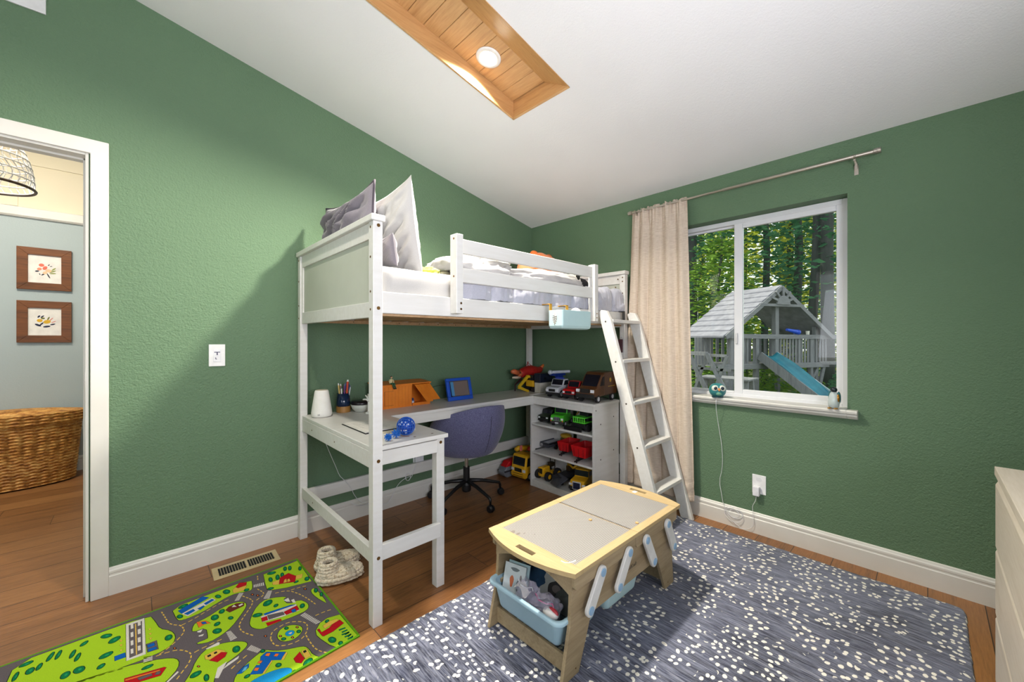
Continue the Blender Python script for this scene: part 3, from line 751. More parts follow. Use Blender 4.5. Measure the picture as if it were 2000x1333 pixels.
obj('collar', MB().tube([(2.40, 1.84+.052*cos(a), 1.628+.048*sin(a)) for a in [2*pi*k/24 for k in range(24)]], .008, 6, closed=True), pc(236, 232, 222, .9), pp, smooth=True)

# bedside caddy hung on the front rail
M_cad = varied('caddy_plastic', (168, 196, 198), (174, 202, 202), 8, .45)
cd = thing('hanging_caddy', 'pale blue green caddy with a feather print hooked on the bed rail', 'caddy', (1.89, 1.48, 1.26))
cx0, cx1, cy0, cy1, cz0, cz1 = 1.747, 2.028, 1.422, 1.530, 1.258, 1.368
b = MB()
def rr(x0, x1, y0, y1, r, n=6):
    pts = []
    for (cx, cy, a0) in ((x1-r, y1-r, 0), (x0+r, y1-r, pi/2), (x0+r, y0+r, pi), (x1-r, y0+r, 1.5*pi)):
        for k in range(n+1): a = a0+pi/2*k/n; pts.append((cx+r*cos(a), cy+r*sin(a)))
    return pts
def tray(b, x0, x1, y0, y1, z0, z1, r, th=.003, taper=0, rb=.012):
    """open box with rounded corners: outside, rim, inside"""
    rings = [(rb*.9+taper, z0), (rb*.25+taper, z0+rb*.3), (taper*.9, z0+rb), (0, z1), (th, z1), (th+taper*.9, z0+rb), (th+taper+rb*.5, z0+th)]
    k = None; vs = []; fs = []
    for ins, z in rings:
        p = rr(x0+ins, x1-ins, y0+ins, y1-ins, max(.001, r-ins*.5)); k = len(p); vs += [(a, c, z) for a, c in p]
    for i in range(len(rings)-1):
        for j in range(k): fs.append((i*k+j, i*k+(j+1) % k, (i+1)*k+(j+1) % k, (i+1)*k+j))
    fs.append(tuple(range(k-1, -1, -1))); fs.append(tuple((len(rings)-1)*k+j for j in range(k)))
    return b.add(vs, fs)
tray(b, cx0, cx1, cy0, cy1, cz0, cz1, .014, .003, 0, .02)
obj('tray', b, M_cad, cd, smooth=False, bev=.001)
for x in (cx0+.012, cx0+.165):
    obj('hook', MB().box(x, x+.022, 1.5275, 1.5315, 1.335, 1.409).box(x, x+.022, 1.5275, 1.6145, 1.4045, 1.409).box(x, x+.022, cy1-.006, cy1+.0015, 1.335, 1.372), pc(206, 150, 30), cd, bev=.001)
b = MB(); b.cur = 0
yc = (cy0+cy1)/2+.002
b.box(cx0-.0008, cx0, yc-.0008, yc+.0008, 1.278, 1.352)
for i in range(15):
    z = 1.283+i*.0046; w_ = .016*sin(pi*(i+1.5)/17)+.002
    for s in (-1, 1):
        b.cur = (i+(0 if s > 0 else 1)) % 2 if i < 11 else 1
        b.add([(cx0-.0006, yc, z), (cx0-.0006, yc+s*w_, z+.005), (cx0-.0006, yc+s*w_*.9, z+.009), (cx0-.0006, yc, z+.0042)], [(0, 1, 2, 3)])
obj('feather_print', b, [pc(24, 30, 28), pc(236, 238, 230)], cd)
wb = thing('white_ball', 'smooth white object poking out of the hanging caddy', 'ball', (1.975, 1.485, 1.345))
obj('ball', MB().ball((1.955, 1.488, 1.362), (.036, .030, .030), 28, 18), pc(246, 244, 242), wb, smooth=True)
tg = thing('key_tag', 'small clear dark tag hanging on the far bed post', 'tag', (2.668, 1.585, 1.165))
obj('tag', MB().box(2.662, 2.667, 1.586, 1.626, 1.10, 1.20), film('clear_tag', (90, 50, 60), .75), tg, bev=.002)
obj('loop', MB().tube([(2.6665, 1.60+.006*cos(a), 1.206+.010*sin(a)) for a in [2*pi*k/16 for k in range(16)]], .001, 4, closed=True), M_black, tg)
# ================================================================ large patterned rug
M_rug = base_mat('antelope_rug', (96, 100, 120), .95, spec=.1)
v = coords(M_rug, (34, 2.6, 1)); n1 = noise_n(M_rug, v, 1.6, 6, .62, .4)
v2 = coords(M_rug, (120, 9, 1)); n2 = noise_n(M_rug, v2, 1.6, 3, .6)
v3 = coords(M_rug, (1, 1, 1)); n3 = noise_n(M_rug, v3, 1.4, 2, .5)
c = ramp(M_rug, n1, [(.36, (28, 31, 48)), (.48, (62, 67, 90)), (.57, (106, 112, 138)), (.70, (186, 188, 200))])
c = mixc(M_rug, .5, c, ramp(M_rug, n2, [(.40, (26, 28, 44)), (.62, (160, 163, 178))]))
c = mixc(M_rug, .25, c, ramp(M_rug, n3, [(.40, (20, 22, 36)), (.62, (150, 155, 180))]))
vw = N(M_rug, 'ShaderNodeTexNoise'); vw.inputs['Scale'].default_value = 3; L(M_rug, v3, vw.inputs['Vector'])
va = N(M_rug, 'ShaderNodeVectorMath', _operation='MULTIPLY_ADD'); L(M_rug, vw.outputs['Color'], va.inputs[0]); va.inputs[1].default_value = (.12, .12, 0); L(M_rug, v3, va.inputs[2])
vo = N(M_rug, 'ShaderNodeTexVoronoi', _voronoi_dimensions='2D'); vo.inputs['Scale'].default_value = 31; vo.inputs['Randomness'].default_value = .72
L(M_rug, va.outputs[0], vo.inputs['Vector'])
nd = noise_n(M_rug, coords(M_rug, (1, 1, 1)), 260, 2, .5)
ad = N(M_rug, 'ShaderNodeMath', _operation='MULTIPLY_ADD'); L(M_rug, nd, ad.inputs[0]); ad.inputs[1].default_value = .16; L(M_rug, vo.outputs['Distance'], ad.inputs[2])
dot = ramp(M_rug, ad.outputs[0], [(.31, 1.0), (.345, 0.0)])
pick = ramp(M_rug, noise_n(M_rug, v3, 9.0, 2, .6), [(.47, 0.0), (.485, 1.0)])
mm = N(M_rug, 'ShaderNodeMath', _operation='MULTIPLY'); L(M_rug, dot, mm.inputs[0]); L(M_rug, pick, mm.inputs[1])
c = mixc(M_rug, mm.outputs[0], c, (236, 232, 222))
L(M_rug, c, bsdf(M_rug).inputs['Base Color'])
h = N(M_rug, 'ShaderNodeMath', _operation='MULTIPLY_ADD'); L(M_rug, mm.outputs[0], h.inputs[0]); h.inputs[1].default_value = .8; L(M_rug, n2, h.inputs[2])
L(M_rug, bump(M_rug, nd, .6, .004, bump(M_rug, h.outputs[0], .5, .006)), bsdf(M_rug).inputs['Normal'])
bsdf(M_rug).inputs['Sheen Weight'].default_value = .2
RGX0, RGX1, RGY0, RGY1 = .16, 2.655, -.115, 1.502
def rugpt(u, v):
    x = RGX0+u*(RGX1-RGX0); y = RGY0+v*(RGY1-RGY0)
    dx = min(u, 1-u)*(RGX1-RGX0); dy = min(v, 1-v)*(RGY1-RGY0); e = min(dx, dy)
    if dx < .05 and dy < .05:                                   # rounded corners
        qx, qy = .05-dx, .05-dy; q = hypot(qx, qy)
        if q > .05:
            k = .05/q; x += (-1 if u > .5 else 1)*(qx-qx*k); y += (-1 if v > .5 else 1)*(qy-qy*k)
    wob = .004*noise.noise((x*26, y*26, 3))+.006*noise.noise((x*4, y*4, 7))
    if dx < .02: x += wob
    if dy < .02: y += wob
    z = .012+.0016*noise.noise((x*40, y*40, 0))
    if e < .004: z = .001
    elif e < .014: z *= .85
    return (x, y, z)
b = MB(); b.grid(rugpt, 420, 300)
rg = tag(obj('area_rug', b, M_rug, smooth=True), 'large blue grey rug with scattered cream dots on the plank floor', 'rug')

# ================================================================ printed play mat
mq = [Vector(p) for p in ((-.78, 2.318), (.638, 2.366), (.656, 1.577), (-.78, 1.492))]
C_ = {'road': (104, 96, 100), 'green': (172, 212, 40), 'line': (26, 44, 24), 'edge': (96, 160, 24), 'red': (190, 24, 34), 'yellow': (232, 190, 80), 'blue': (20, 98, 186), 'white': (228, 222, 214),
      'tree': (16, 120, 74), 'leaf': (36, 158, 100), 'dark': (36, 36, 40), 'lake': (30, 150, 214), 'orange': (240, 120, 50), 'brown': (110, 50, 40), 'sky': (110, 190, 226)}
CK = list(C_)
def carpet(name, col):
    m = base_mat(name, col, .95, spec=.1); n = noise_n(m, coords(m), 700, 2, .7)
    d = tuple(int(x*.72) for x in col); L(m, ramp(m, n, [(.35, d), (.6, col)]), bsdf(m).inputs['Base Color'])
    L(m, bump(m, n, .5, .002), bsdf(m).inputs['Normal']); return m
MM = [carpet('mat_'+k, C_[k]) for k in CK]
pm = MB()
def layer(poly, col, z):
    """thin printed patch: z is the layer"""
    pm.cur = CK.index(col); a = sum(poly[i][0]*poly[(i+1) % len(poly)][1]-poly[(i+1) % len(poly)][0]*poly[i][1] for i in range(len(poly)))
    if a < 0: poly = poly[::-1]
    pm.add([(p[0], p[1], .0070+.00006*z) for p in poly], [tuple(range(len(poly)))])
ZM = {'A': (0, 933, 3.3333), 'B': (0, 1150, 6.6667), 'C': (250, 1090, 5.484), 'D': (450, 1090, 5.485)}
def F(z, pts):
    ox, oy, s = ZM[z]; return [tuple(at(ox+p[0]/s, oy+p[1]/s, z=.0075)[:2]) for p in pts]
def grow(poly, d):
    n = len(poly); a = sum(poly[i][0]*poly[(i+1) % n][1]-poly[(i+1) % n][0]*poly[i][1] for i in range(n)); sg = 1 if a > 0 else -1; out = []
    for i in range(n):
        p, q, r = Vector(poly[i-1]), Vector(poly[i]), Vector(poly[(i+1) % n]); e = (r-p); e = e.normalized() if e.length > 0 else Vector((1, 0))
        out.append((q.x+e.y*sg*d, q.y-e.x*sg*d))
    return out
def patch(z, pts, col, lay, sm=0, ol=.0022):
    p = F(z, pts)
    if sm: p = chaikin(p, sm)
    if ol: layer(grow(p, ol), 'line', lay)
    layer(p, col, lay+1)
b0 = [tuple(p) for p in mq]
pm.cur = CK.index('edge'); pm.prism([(p[0], p[1]) for p in mq][::-1], .001, .0066, 'Z')
inner = grow(b0, -.010); layer(inner, 'road', 0)
def strip(pts, wd, col, lay, dash=None, gap=None):
    pts = [Vector(p) for p in pts]
    segs = []
    if dash:
        acc = 0; on = True; cur = [pts[0]]; lim = dash
        for i in range(len(pts)-1):
            a, c = pts[i], pts[i+1]; d = (c-a).length; pos = 0
            while acc+(d-pos) >= lim:
                pos += lim-acc; p = a+(c-a)*(pos/d); acc = 0
                if on: cur.append(p); segs.append(cur)
                on = not on; cur = [p]; lim = dash if on else gap
            acc += d-pos; cur.append(c)
    else: segs = [pts]
    for s in segs:
        for i in range(len(s)-1):
            d = s[i+1]-s[i]
            if d.length < 1e-4: continue
            n = Vector((-d.y, d.x)).normalized()*wd/2
            layer([tuple(s[i]+n), tuple(s[i]-n), tuple(s[i+1]-n), tuple(s[i+1]+n)], col, lay)
def sm_open(p, k=2):
    for _ in range(k):
        q = [p[0]]
        for i in range(len(p)-1): a, c = p[i], p[i+1]; q += [(a[0]*.75+c[0]*.25, a[1]*.75+c[1]*.25), (a[0]*.25+c[0]*.75, a[1]*.25+c[1]*.75)]
        q.append(p[-1]); p = q
    return p
isl = [('A', [(100, 1213), (500, 1067), (973, 897), (1010, 940), (1040, 987), (1110, 997), (1143, 1030), (1130, 1080), (1060, 1130), (993, 1160), (930, 1187), (820, 1227), (650, 1287), (500, 1337), (333, 1397), (17, 1397)], 1),
       ('C', [(468, 545), (820, 410), (1320, 226), (1335, 320), (1310, 355), (1160, 380), (1060, 420), (930, 500), (800, 580), (640, 650), (550, 675), (520, 650)], 1),
       ('C', [(690, 750), (720, 700), (850, 640), (1000, 540), (1110, 490), (1200, 470), (1260, 480), (1270, 520), (1210, 610), (1110, 740), (1000, 830), (880, 900), (760, 925), (730, 915), (850, 870), (860, 850), (840, 745), (690, 800)], 1),
       ('C', [(720, 1120), (800, 1010), (900, 950), (1060, 905), (1200, 895), (1270, 905), (1280, 940), (1200, 1020), (1080, 1110), (990, 1170), (940, 1240), (915, 1333), (900, 1480), (500, 1480), (640, 1290), (690, 1200)], 1),
       ('A', [(300, 1397), (560, 1310), (800, 1235), (1000, 1190), (1120, 1175), (1165, 1190), (1160, 1240), (1100, 1310), (1060, 1345), (1000, 1440), (240, 1480)], 1),
       ('D', [(355, 180), (715, 32), (870, 250), (600, 320), (450, 345), (395, 340), (375, 280)], 0),
       ('D', [(205, 690), (250, 570), (330, 470), (440, 430), (610, 415), (560, 450), (620, 500), (740, 450), (820, 480), (840, 520), (820, 560), (700, 620), (560, 670), (420, 730), (340, 765), (270, 760), (220, 740)], 1),
       ('D', [(860, 345), (905, 320), (1050, 495), (960, 450), (880, 390)], 1),
       ('D', [(500, 830), (530, 770), (600, 730), (690, 718), (760, 735), (775, 770), (740, 830), (670, 880), (580, 900), (515, 880)], 2),
       ('D', [(915, 780), (960, 700), (1040, 645), (1172, 608), (1372, 848), (1180, 977), (1060, 930), (970, 870), (925, 830)], 0),
       ('D', [(20, 1400), (60, 1250), (180, 1130), (300, 1030), (370, 985), (480, 1000), (600, 985), (740, 955), (800, 950), (840, 980), (880, 1040), (1005, 1082), (660, 1290), (480, 1480), (-40, 1480)], 1)]
for z, p, s in isl: patch(z, p, 'green', 1, s)
layer([(-.76, 2.30), (-.50, 2.305), (-.50, 1.53), (-.76, 1.52)], 'green', 1)
for z, p in [('C', [(360, 580), (400, 640), (430, 700), (500, 722), (560, 720), (600, 760), (600, 800), (540, 870), (440, 960), (310, 1055)]), ('C', [(570, 725), (700, 660), (850, 565), (1000, 480), (1100, 440)]),
             ('C', [(300, 1055), (400, 1020), (520, 985), (620, 995), (685, 1030), (660, 1120), (590, 1210), (500, 1333)]), ('C', [(710, 1015), (800, 965), (1010, 870)]),
             ('D', [(130, 410), (240, 450), (235, 500), (180, 580), (110, 680), (90, 740), (130, 800), (290, 845)]), ('D', [(290, 335), (380, 385), (270, 460)]), ('D', [(480, 380), (600, 350), (700, 370), (820, 430), (930, 510)]),
             ('D', [(650, 345), (760, 310), (850, 295)]), ('D', [(910, 620), (1000, 580), (1095, 550)]), ('D', [(430, 870), (440, 800), (520, 740), (620, 690), (740, 680), (820, 700), (830, 770), (780, 860), (680, 915), (560, 945), (470, 940), (430, 870)]),
             ('D', [(810, 830), (850, 900), (920, 990), (1060, 1025), (1110, 1020)]), ('D', [(10, 1190), (120, 1090), (220, 1010)]), ('B', [(900, 1270), (1120, 1195), (1400, 1100), (1700, 1010)]), ('D', [(290, 195), (296, 262)])]:
    strip(F(z, sm_open(p)), .0042, 'yellow', 2, .015, .009)
def walk(z, a, b_, c, d, n):
    a, b_, c, d = [Vector(q) for q in F(z, [a, b_, c, d])]
    for i in range(n):
        t0, t1 = i/n, (i+.55)/n; layer([tuple(a.lerp(b_, t0)), tuple(a.lerp(b_, t1)), tuple(d.lerp(c, t1)), tuple(d.lerp(c, t0))], 'white', 2)
walk('D', (750, 620), (920, 715), (975, 690), (800, 588), 11); walk('D', (175, 985), (290, 1020), (340, 985), (225, 935), 8)
walk('C', (1050, 800), (1100, 895), (1172, 860), (1100, 782), 8); walk('C', (165, 1065), (165, 1140), (262, 1110), (262, 1048), 6)
walk('D', (355, 440), (420, 440), (450, 350), (405, 355), 5); walk('D', (45, 465), (95, 455), (145, 375), (95, 378), 5); walk('D', (250, 318), (370, 295), (365, 262), (250, 290), 6)
for z, p in [('C', [(835, 975), (965, 905), (985, 912), (975, 935), (840, 982)]), ('C', [(930, 1290), (960, 1180), (1060, 1110), (1030, 1170), (970, 1290)]), ('C', [(1010, 1200), (1180, 1080), (1190, 1050), (1070, 1130)]), ('C', [(410, 1333), (530, 1215), (545, 1225), (430, 1333)]),
             ('C', [(740, 790), (800, 765), (780, 800), (745, 800)]), ('C', [(755, 835), (815, 815), (800, 838), (760, 845)]), ('D', [(570, 455), (620, 430), (640, 470), (600, 470)]), ('D', [(650, 455), (680, 440), (700, 480), (670, 480)])]:
    patch(z, p, 'white', 2, 0, 0)
# buildings and other printed pictures: (zoom, outline, colour, layer)
for z, p, c_, l_ in [
    ('B', [(1640, 470), (1880, 385), (1900, 855), (1645, 945)], 'white', 3), ('B', [(1682, 480), (1842, 425), (1852, 838), (1692, 905)], 'road', 5),
    ('B', [(1490, 885), (1630, 835), (1635, 895), (1495, 945)], 'blue', 3), ('C', [(195, 925), (305, 885), (325, 980), (210, 1015)], 'road', 3), ('C', [(205, 935), (280, 910), (288, 938), (215, 965)], 'blue', 5), ('C', [(215, 980), (300, 952), (312, 975), (222, 1008)], 'blue', 5),
    ('C', [(535, 570), (800, 415), (870, 425), (572, 600)], 'blue', 3), ('C', [(575, 600), (900, 430), (942, 452), (642, 627)], 'white', 3), ('C', [(600, 600), (700, 550), (718, 568), (640, 612)], 'blue', 5), ('C', [(815, 490), (900, 442), (925, 452), (835, 505)], 'blue', 5), ('C', [(745, 545), (810, 512), (820, 522), (775, 560)], 'blue', 5),
    ('C', [(1120, 345), (1165, 305), (1275, 292), (1240, 350), (1130, 380)], 'yellow', 3), ('C', [(1155, 315), (1190, 270), (1272, 262), (1265, 295), (1180, 325)], 'red', 5),
    ('C', [(735, 690), (830, 675), (888, 702), (820, 712), (760, 750)], 'orange', 3), ('C', [(785, 690), (825, 685), (845, 705), (800, 712)], 'blue', 5),
    ('C', [(1045, 562), (1080, 525), (1160, 490), (1245, 482), (1240, 515), (1090, 585)], 'brown', 3), ('C', [(1110, 530), (1135, 505), (1165, 525)], 'white', 5), ('C', [(1180, 510), (1220, 490), (1235, 500), (1195, 520)], 'white', 5),
    ('C', [(820, 1050), (960, 980), (1050, 1000), (900, 1095), (830, 1090)], 'yellow', 3), ('C', [(870, 1100), (1000, 1012), (1062, 1015), (1040, 1060), (960, 1118)], 'red', 5), ('C', [(850, 1050), (880, 1035), (890, 1050), (860, 1065)], 'dark', 5), ('C', [(920, 1018), (945, 1005), (955, 1018), (930, 1032)], 'dark', 5),
    ('C', [(-40, 1295), (385, 1172), (410, 1175), (350, 1262), (120, 1330), (-40, 1390)], 'red', 3), ('C', [(-30, 1305), (345, 1198), (340, 1212), (-30, 1322)], 'orange', 5), ('C', [(100, 1290), (250, 1240), (262, 1262), (120, 1312)], 'road', 5), ('C', [(285, 1255), (310, 1222), (355, 1215), (335, 1250)], 'road', 5),
    ('D', [(325, 632), (700, 495), (742, 562), (560, 632), (342, 690)], 'white', 3), ('D', [(330, 645), (390, 625), (400, 668), (342, 686)], 'red', 5), ('D', [(570, 582), (712, 512), (735, 556), (600, 612)], 'red', 5), ('D', [(352, 602), (650, 505), (702, 500), (372, 616)], 'blue', 5), ('D', [(395, 618), (562, 580), (582, 608), (412, 662)], 'road', 5), ('D', [(650, 562), (690, 545), (705, 575), (668, 588)], 'blue', 6), ('D', [(380, 700), (540, 655), (550, 672), (400, 732)], 'red', 3),
    ('D', [(450, 262), (525, 235), (522, 287), (455, 290)], 'yellow', 3), ('D', [(700, 190), (775, 172), (765, 217), (700, 232)], 'yellow', 3), ('D', [(522, 282), (530, 215), (620, 165), (702, 195), (692, 258)], 'red', 5), ('D', [(568, 270), (578, 238), (600, 226), (604, 262)], 'yellow', 7), ('D', [(608, 262), (612, 232), (632, 226), (642, 252)], 'yellow', 7),
    ('D', [(990, 730), (1060, 680), (1140, 655), (1165, 668), (1010, 760)], 'yellow', 3), ('D', [(928, 770), (950, 760), (975, 800), (1060, 750), (1090, 715), (1170, 665), (1215, 700), (1100, 790), (1000, 842), (985, 838)], 'red', 5),
    ('D', [(760, 1000), (820, 975), (862, 1050), (802, 1085)], 'yellow', 3), ('D', [(678, 1082), (742, 1008), (792, 1080), (762, 1130), (702, 1122)], 'red', 5), ('D', [(780, 1000), (805, 990), (815, 1008), (790, 1020)], 'dark', 5),
    ('D', [(540, 1095), (595, 1012), (612, 1020), (570, 1095)], 'yellow', 3), ('D', [(330, 1240), (440, 1098), (452, 1102), (365, 1240)], 'yellow', 3), ('D', [(325, 1060), (380, 1010), (592, 1010), (540, 1095), (440, 1098), (340, 1242), (208, 1252), (280, 1150), (318, 1150)], 'blue', 5),
    ('D', [(372, 1050), (392, 1025), (430, 1025), (410, 1055)], 'orange', 7), ('D', [(465, 1055), (485, 1030), (520, 1030), (500, 1058)], 'orange', 7), ('D', [(290, 1130), (308, 1105), (345, 1105), (325, 1132)], 'orange', 7), ('D', [(248, 1210), (268, 1180), (310, 1180), (290, 1212)], 'orange', 7),
    ('D', [(60, 1250), (140, 1170), (200, 1130), (195, 1175), (120, 1240)], 'blue', 3), ('D', [(120, 1225), (150, 1175), (185, 1165), (165, 1205)], 'sky', 5)]:
    patch(z, p, c_, l_, 0, .0012)
for z, p, c_, l_ in [('D', [(180, 1345), (400, 1230), (560, 1180), (650, 1180), (665, 1220), (600, 1290), (520, 1360), (460, 1480), (120, 1480)], 'lake', 3), ('D', [(582, 815), (610, 785), (660, 775), (692, 790), (670, 830), (610, 845)], 'lake', 3), ('D', [(615, 815), (640, 800), (665, 795), (650, 820)], 'white', 5)]:
    patch(z, p, c_, l_, 2, .001)
for i in range(4):
    for s, (xa, xb) in enumerate(((1700, 1735), (1792, 1830))):
        y = 468+i*108-(40 if s else 0); patch('B', [(xa, y), (xb, y-12), (xb+3, y+50), (xa+3, y+62)], 'white', 6, 0, 0)
patch('B', [(1757, 465), (1772, 460), (1785, 860), (1770, 866)], 'yellow', 6, 0, 0)
for x, y in ((1950, 530), (1955, 590), (1960, 650), (1575, 680), (1575, 738), (1575, 805)): patch('B', [(x-18, y), (x+22, y-14), (x+2, y+18)], 'yellow', 3, 0, .001)
for i in range(6):
    for k in range(2): patch('D', [(1160+i*32+k*30, 770+i*24+k*50), (1230+i*20+k*40, 745+i*22+k*48), (1235+i*20+k*40, 756+i*22+k*48), (1165+i*32+k*30, 782+i*24+k*50)], 'tree', 3, 0, .001)
tr = [('B', 340, 985, 150, 24, -.4), ('B', 655, 890, 120, 24, -.9), ('B', 760, 865, 110, 24, -1), ('B', 945, 855, 100, 26, -1), ('B', 1010, 895, 100, 26, -1), ('B', 1095, 718, 90, 22, -.6), ('B', 1385, 620, 110, 32, -.2), ('B', 1490, 670, 130, 36, -.5), ('B', 1380, 870, 150, 34, -.45), ('B', 1315, 1015, 90, 28, -.6),
      ('B', 200, 1150, 110, 26, -1), ('B', 390, 1075, 100, 40, -.6), ('B', 510, 1020, 90, 26, -.9), ('B', 850, 1130, 110, 44, -.6), ('B', 1030, 1060, 120, 50, -.4), ('A', 960, 1235, 40, 12, -.4), ('C', 435, 855, 60, 34, -.5), ('C', 590, 520, 80, 20, -.4), ('C', 555, 630, 45, 24, 0), ('C', 965, 415, 45, 22, .2), ('C', 1055, 365, 55, 30, 0), ('C', 1270, 345, 40, 16, -.3),
      ('C', 1005, 575, 45, 26, -.5), ('C', 930, 640, 60, 36, -.3), ('C', 955, 710, 50, 22, -.5), ('C', 1100, 645, 38, 20, 0), ('C', 955, 785, 70, 34, -.2), ('C', 1160, 980, 60, 42, -.6), ('C', 725, 1250, 100, 30, -.5), ('C', 840, 1285, 36, 46, 0), ('D', 440, 165, 70, 18, -.2), ('D', 585, 118, 24, 30, 0), ('D', 636, 112, 24, 30, 0), ('D', 745, 115, 22, 28, 0), ('D', 430, 235, 28, 32, -.4),
      ('D', 505, 210, 28, 36, 0), ('D', 555, 185, 24, 32, 0), ('D', 820, 225, 36, 26, -.6), ('D', 430, 330, 50, 14, -.2), ('D', 705, 258, 36, 12, -.4), ('D', 400, 485, 80, 34, -.5), ('D', 488, 512, 36, 18, -.5), ('D', 770, 515, 32, 34, .8), ('D', 290, 615, 80, 24, -.2), ('D', 915, 350, 26, 30, 0), ('D', 975, 392, 22, 28, 0), ('D', 600, 755, 30, 18, 0), ('D', 732, 790, 30, 20, 0), ('D', 570, 870, 34, 18, 0),
      ('D', 1035, 680, 30, 18, -.5), ('D', 1090, 880, 62, 38, .2), ('D', 1180, 915, 34, 24, -.5), ('D', 345, 1000, 36, 22, 0), ('D', 515, 1150, 44, 26, -.2), ('D', 830, 1120, 90, 36, -.7), ('D', 690, 1225, 36, 26, -.3), ('D', 180, 1270, 50, 18, -.5), ('D', 280, 1195, 20, 20, 0)]
for z, x, y, rx, ry, a in tr:
    rx *= .66 if z != 'A' else 1; ry *= 1.05 if z != 'A' else 1; pts = []
    for k in range(10):
        th = 2*pi*k/10; q = 1+.12*sin(k*3.1); px, py = rx*cos(th)*q, ry*sin(th)*.75*q; pts.append((x+px*cos(a)-py*sin(a), y+px*sin(a)+py*cos(a)))
    patch(z, pts, 'tree', 3, 1, .0022); patch(z, [(x+(q_[0]-x)*.35+rx*.12, y+(q_[1]-y)*.35-ry*.12) for q_ in pts], 'green' if len(pts) > 99 else 'leaf', 5, 1, 0)
for z, x, y in (('D', 235, 395), ('D', 292, 405), ('D', 375, 840), ('D', 800, 335), ('C', 500, 970), ('D', 715, 745), ('D', 535, 840), ('D', 665, 855), ('C', 755, 1165)):
    patch(z, [(x-22, y+6), (x-10, y-14), (x+22, y-8), (x+12, y+14)], 'dark', 3, 1, 0); patch(z, [(x-10, y+2), (x-4, y-8), (x+10, y-4), (x+6, y+7)], 'orange', 4, 1, 0)
obm = obj('play_mat', pm, MM); tag(obm, 'green road map play mat with printed streets and houses on the floor', 'play mat')
# keep every printed patch inside the mat's sewn edge
bmm = bmesh.new(); bmm.from_mesh(obm.data)
for i in range(4):
    p, q = mq[i], mq[(i+1) % 4]; e = (q-p).normalized(); nrm = Vector((e.y, -e.x))     # outward is to the other side of the centre
    if nrm.dot(Vector((0, 1.95))-p) > 0: nrm = -nrm
    pc0 = p-nrm*.008
    geom = [f for f in bmm.faces if all(vv.co.z > .0068 for vv in f.verts)]
    es = set(e_ for f in geom for e_ in f.edges); vs_ = set(vv for f in geom for vv in f.verts)
    bmesh.ops.bisect_plane(bmm, geom=list(geom)+list(es)+list(vs_), plane_co=(pc0.x, pc0.y, 0), plane_no=(nrm.x, nrm.y, 0), clear_outer=True)
bmm.to_mesh(obm.data); bmm.free()
pts = [(p.x, p.y, .006) for p in mq]
# ================================================================ activity table
M_ply = wood('pale_play_wood', (164, 144, 112), (184, 164, 130), (130, 110, 80), 'X', .8, .5, .05)
M_plyY = wood('pale_edge_wood', (186, 162, 118), (200, 178, 136), (168, 142, 98), 'Y', .7, .5, .04)
M_plyX = wood('pale_rim_wood', (186, 162, 118), (200, 178, 136), (168, 142, 98), 'X', .7, .5, .04)
M_bp = base_mat('grey_stud_board', (176, 172, 166), .5)
tc = coords(M_bp); ms = N(M_bp, 'ShaderNodeVectorMath', _operation='SCALE'); ms.inputs['Scale'].default_value = 125.; L(M_bp, tc, ms.inputs[0])
fr = N(M_bp, 'ShaderNodeVectorMath', _operation='FRACTION'); L(M_bp, ms.outputs[0], fr.inputs[0])
sx = N(M_bp, 'ShaderNodeSeparateXYZ'); L(M_bp, fr.outputs[0], sx.inputs[0])
def mth_(m, op, a, b=None):
    n = N(m, 'ShaderNodeMath', _operation=op)
    for i, s in ((0, a), (1, b)):
        if s is None: continue
        if isinstance(s, (int, float)): n.inputs[i].default_value = s
        else: L(m, s, n.inputs[i])
    return n.outputs[0]
dx = mth_(M_bp, 'ABSOLUTE', mth_(M_bp, 'SUBTRACT', sx.outputs[0], .5)); dy = mth_(M_bp, 'ABSOLUTE', mth_(M_bp, 'SUBTRACT', sx.outputs[1], .5))
dm = mth_(M_bp, 'SQRT', mth_(M_bp, 'ADD', mth_(M_bp, 'MULTIPLY', dx, dx), mth_(M_bp, 'MULTIPLY', dy, dy)))
st = ramp(M_bp, dm, [(.27, 1.0), (.36, 0.0)])
L(M_bp, mixc(M_bp, st, (128, 125, 122), (176, 173, 168)), bsdf(M_bp).inputs['Base Color'])
L(M_bp, bump(M_bp, st, .6, .0015), bsdf(M_bp).inputs['Normal'])
TZ, TX0, TX1, TY0, TY1, TM = .398, 1.086, 1.914, .828, 1.284, 1.513
tb = thing('activity_table', 'pale wood toddler activity table with grey stud boards and white swing arms', 'activity table', (1.5, 1.056, .012))
def bulge(x, s, n=16):
    return [(x+s*.052*(1-((k/n)*2-1)**2)**1.0, TY0+(TY1-TY0)*k/n) for k in range(n+1)]
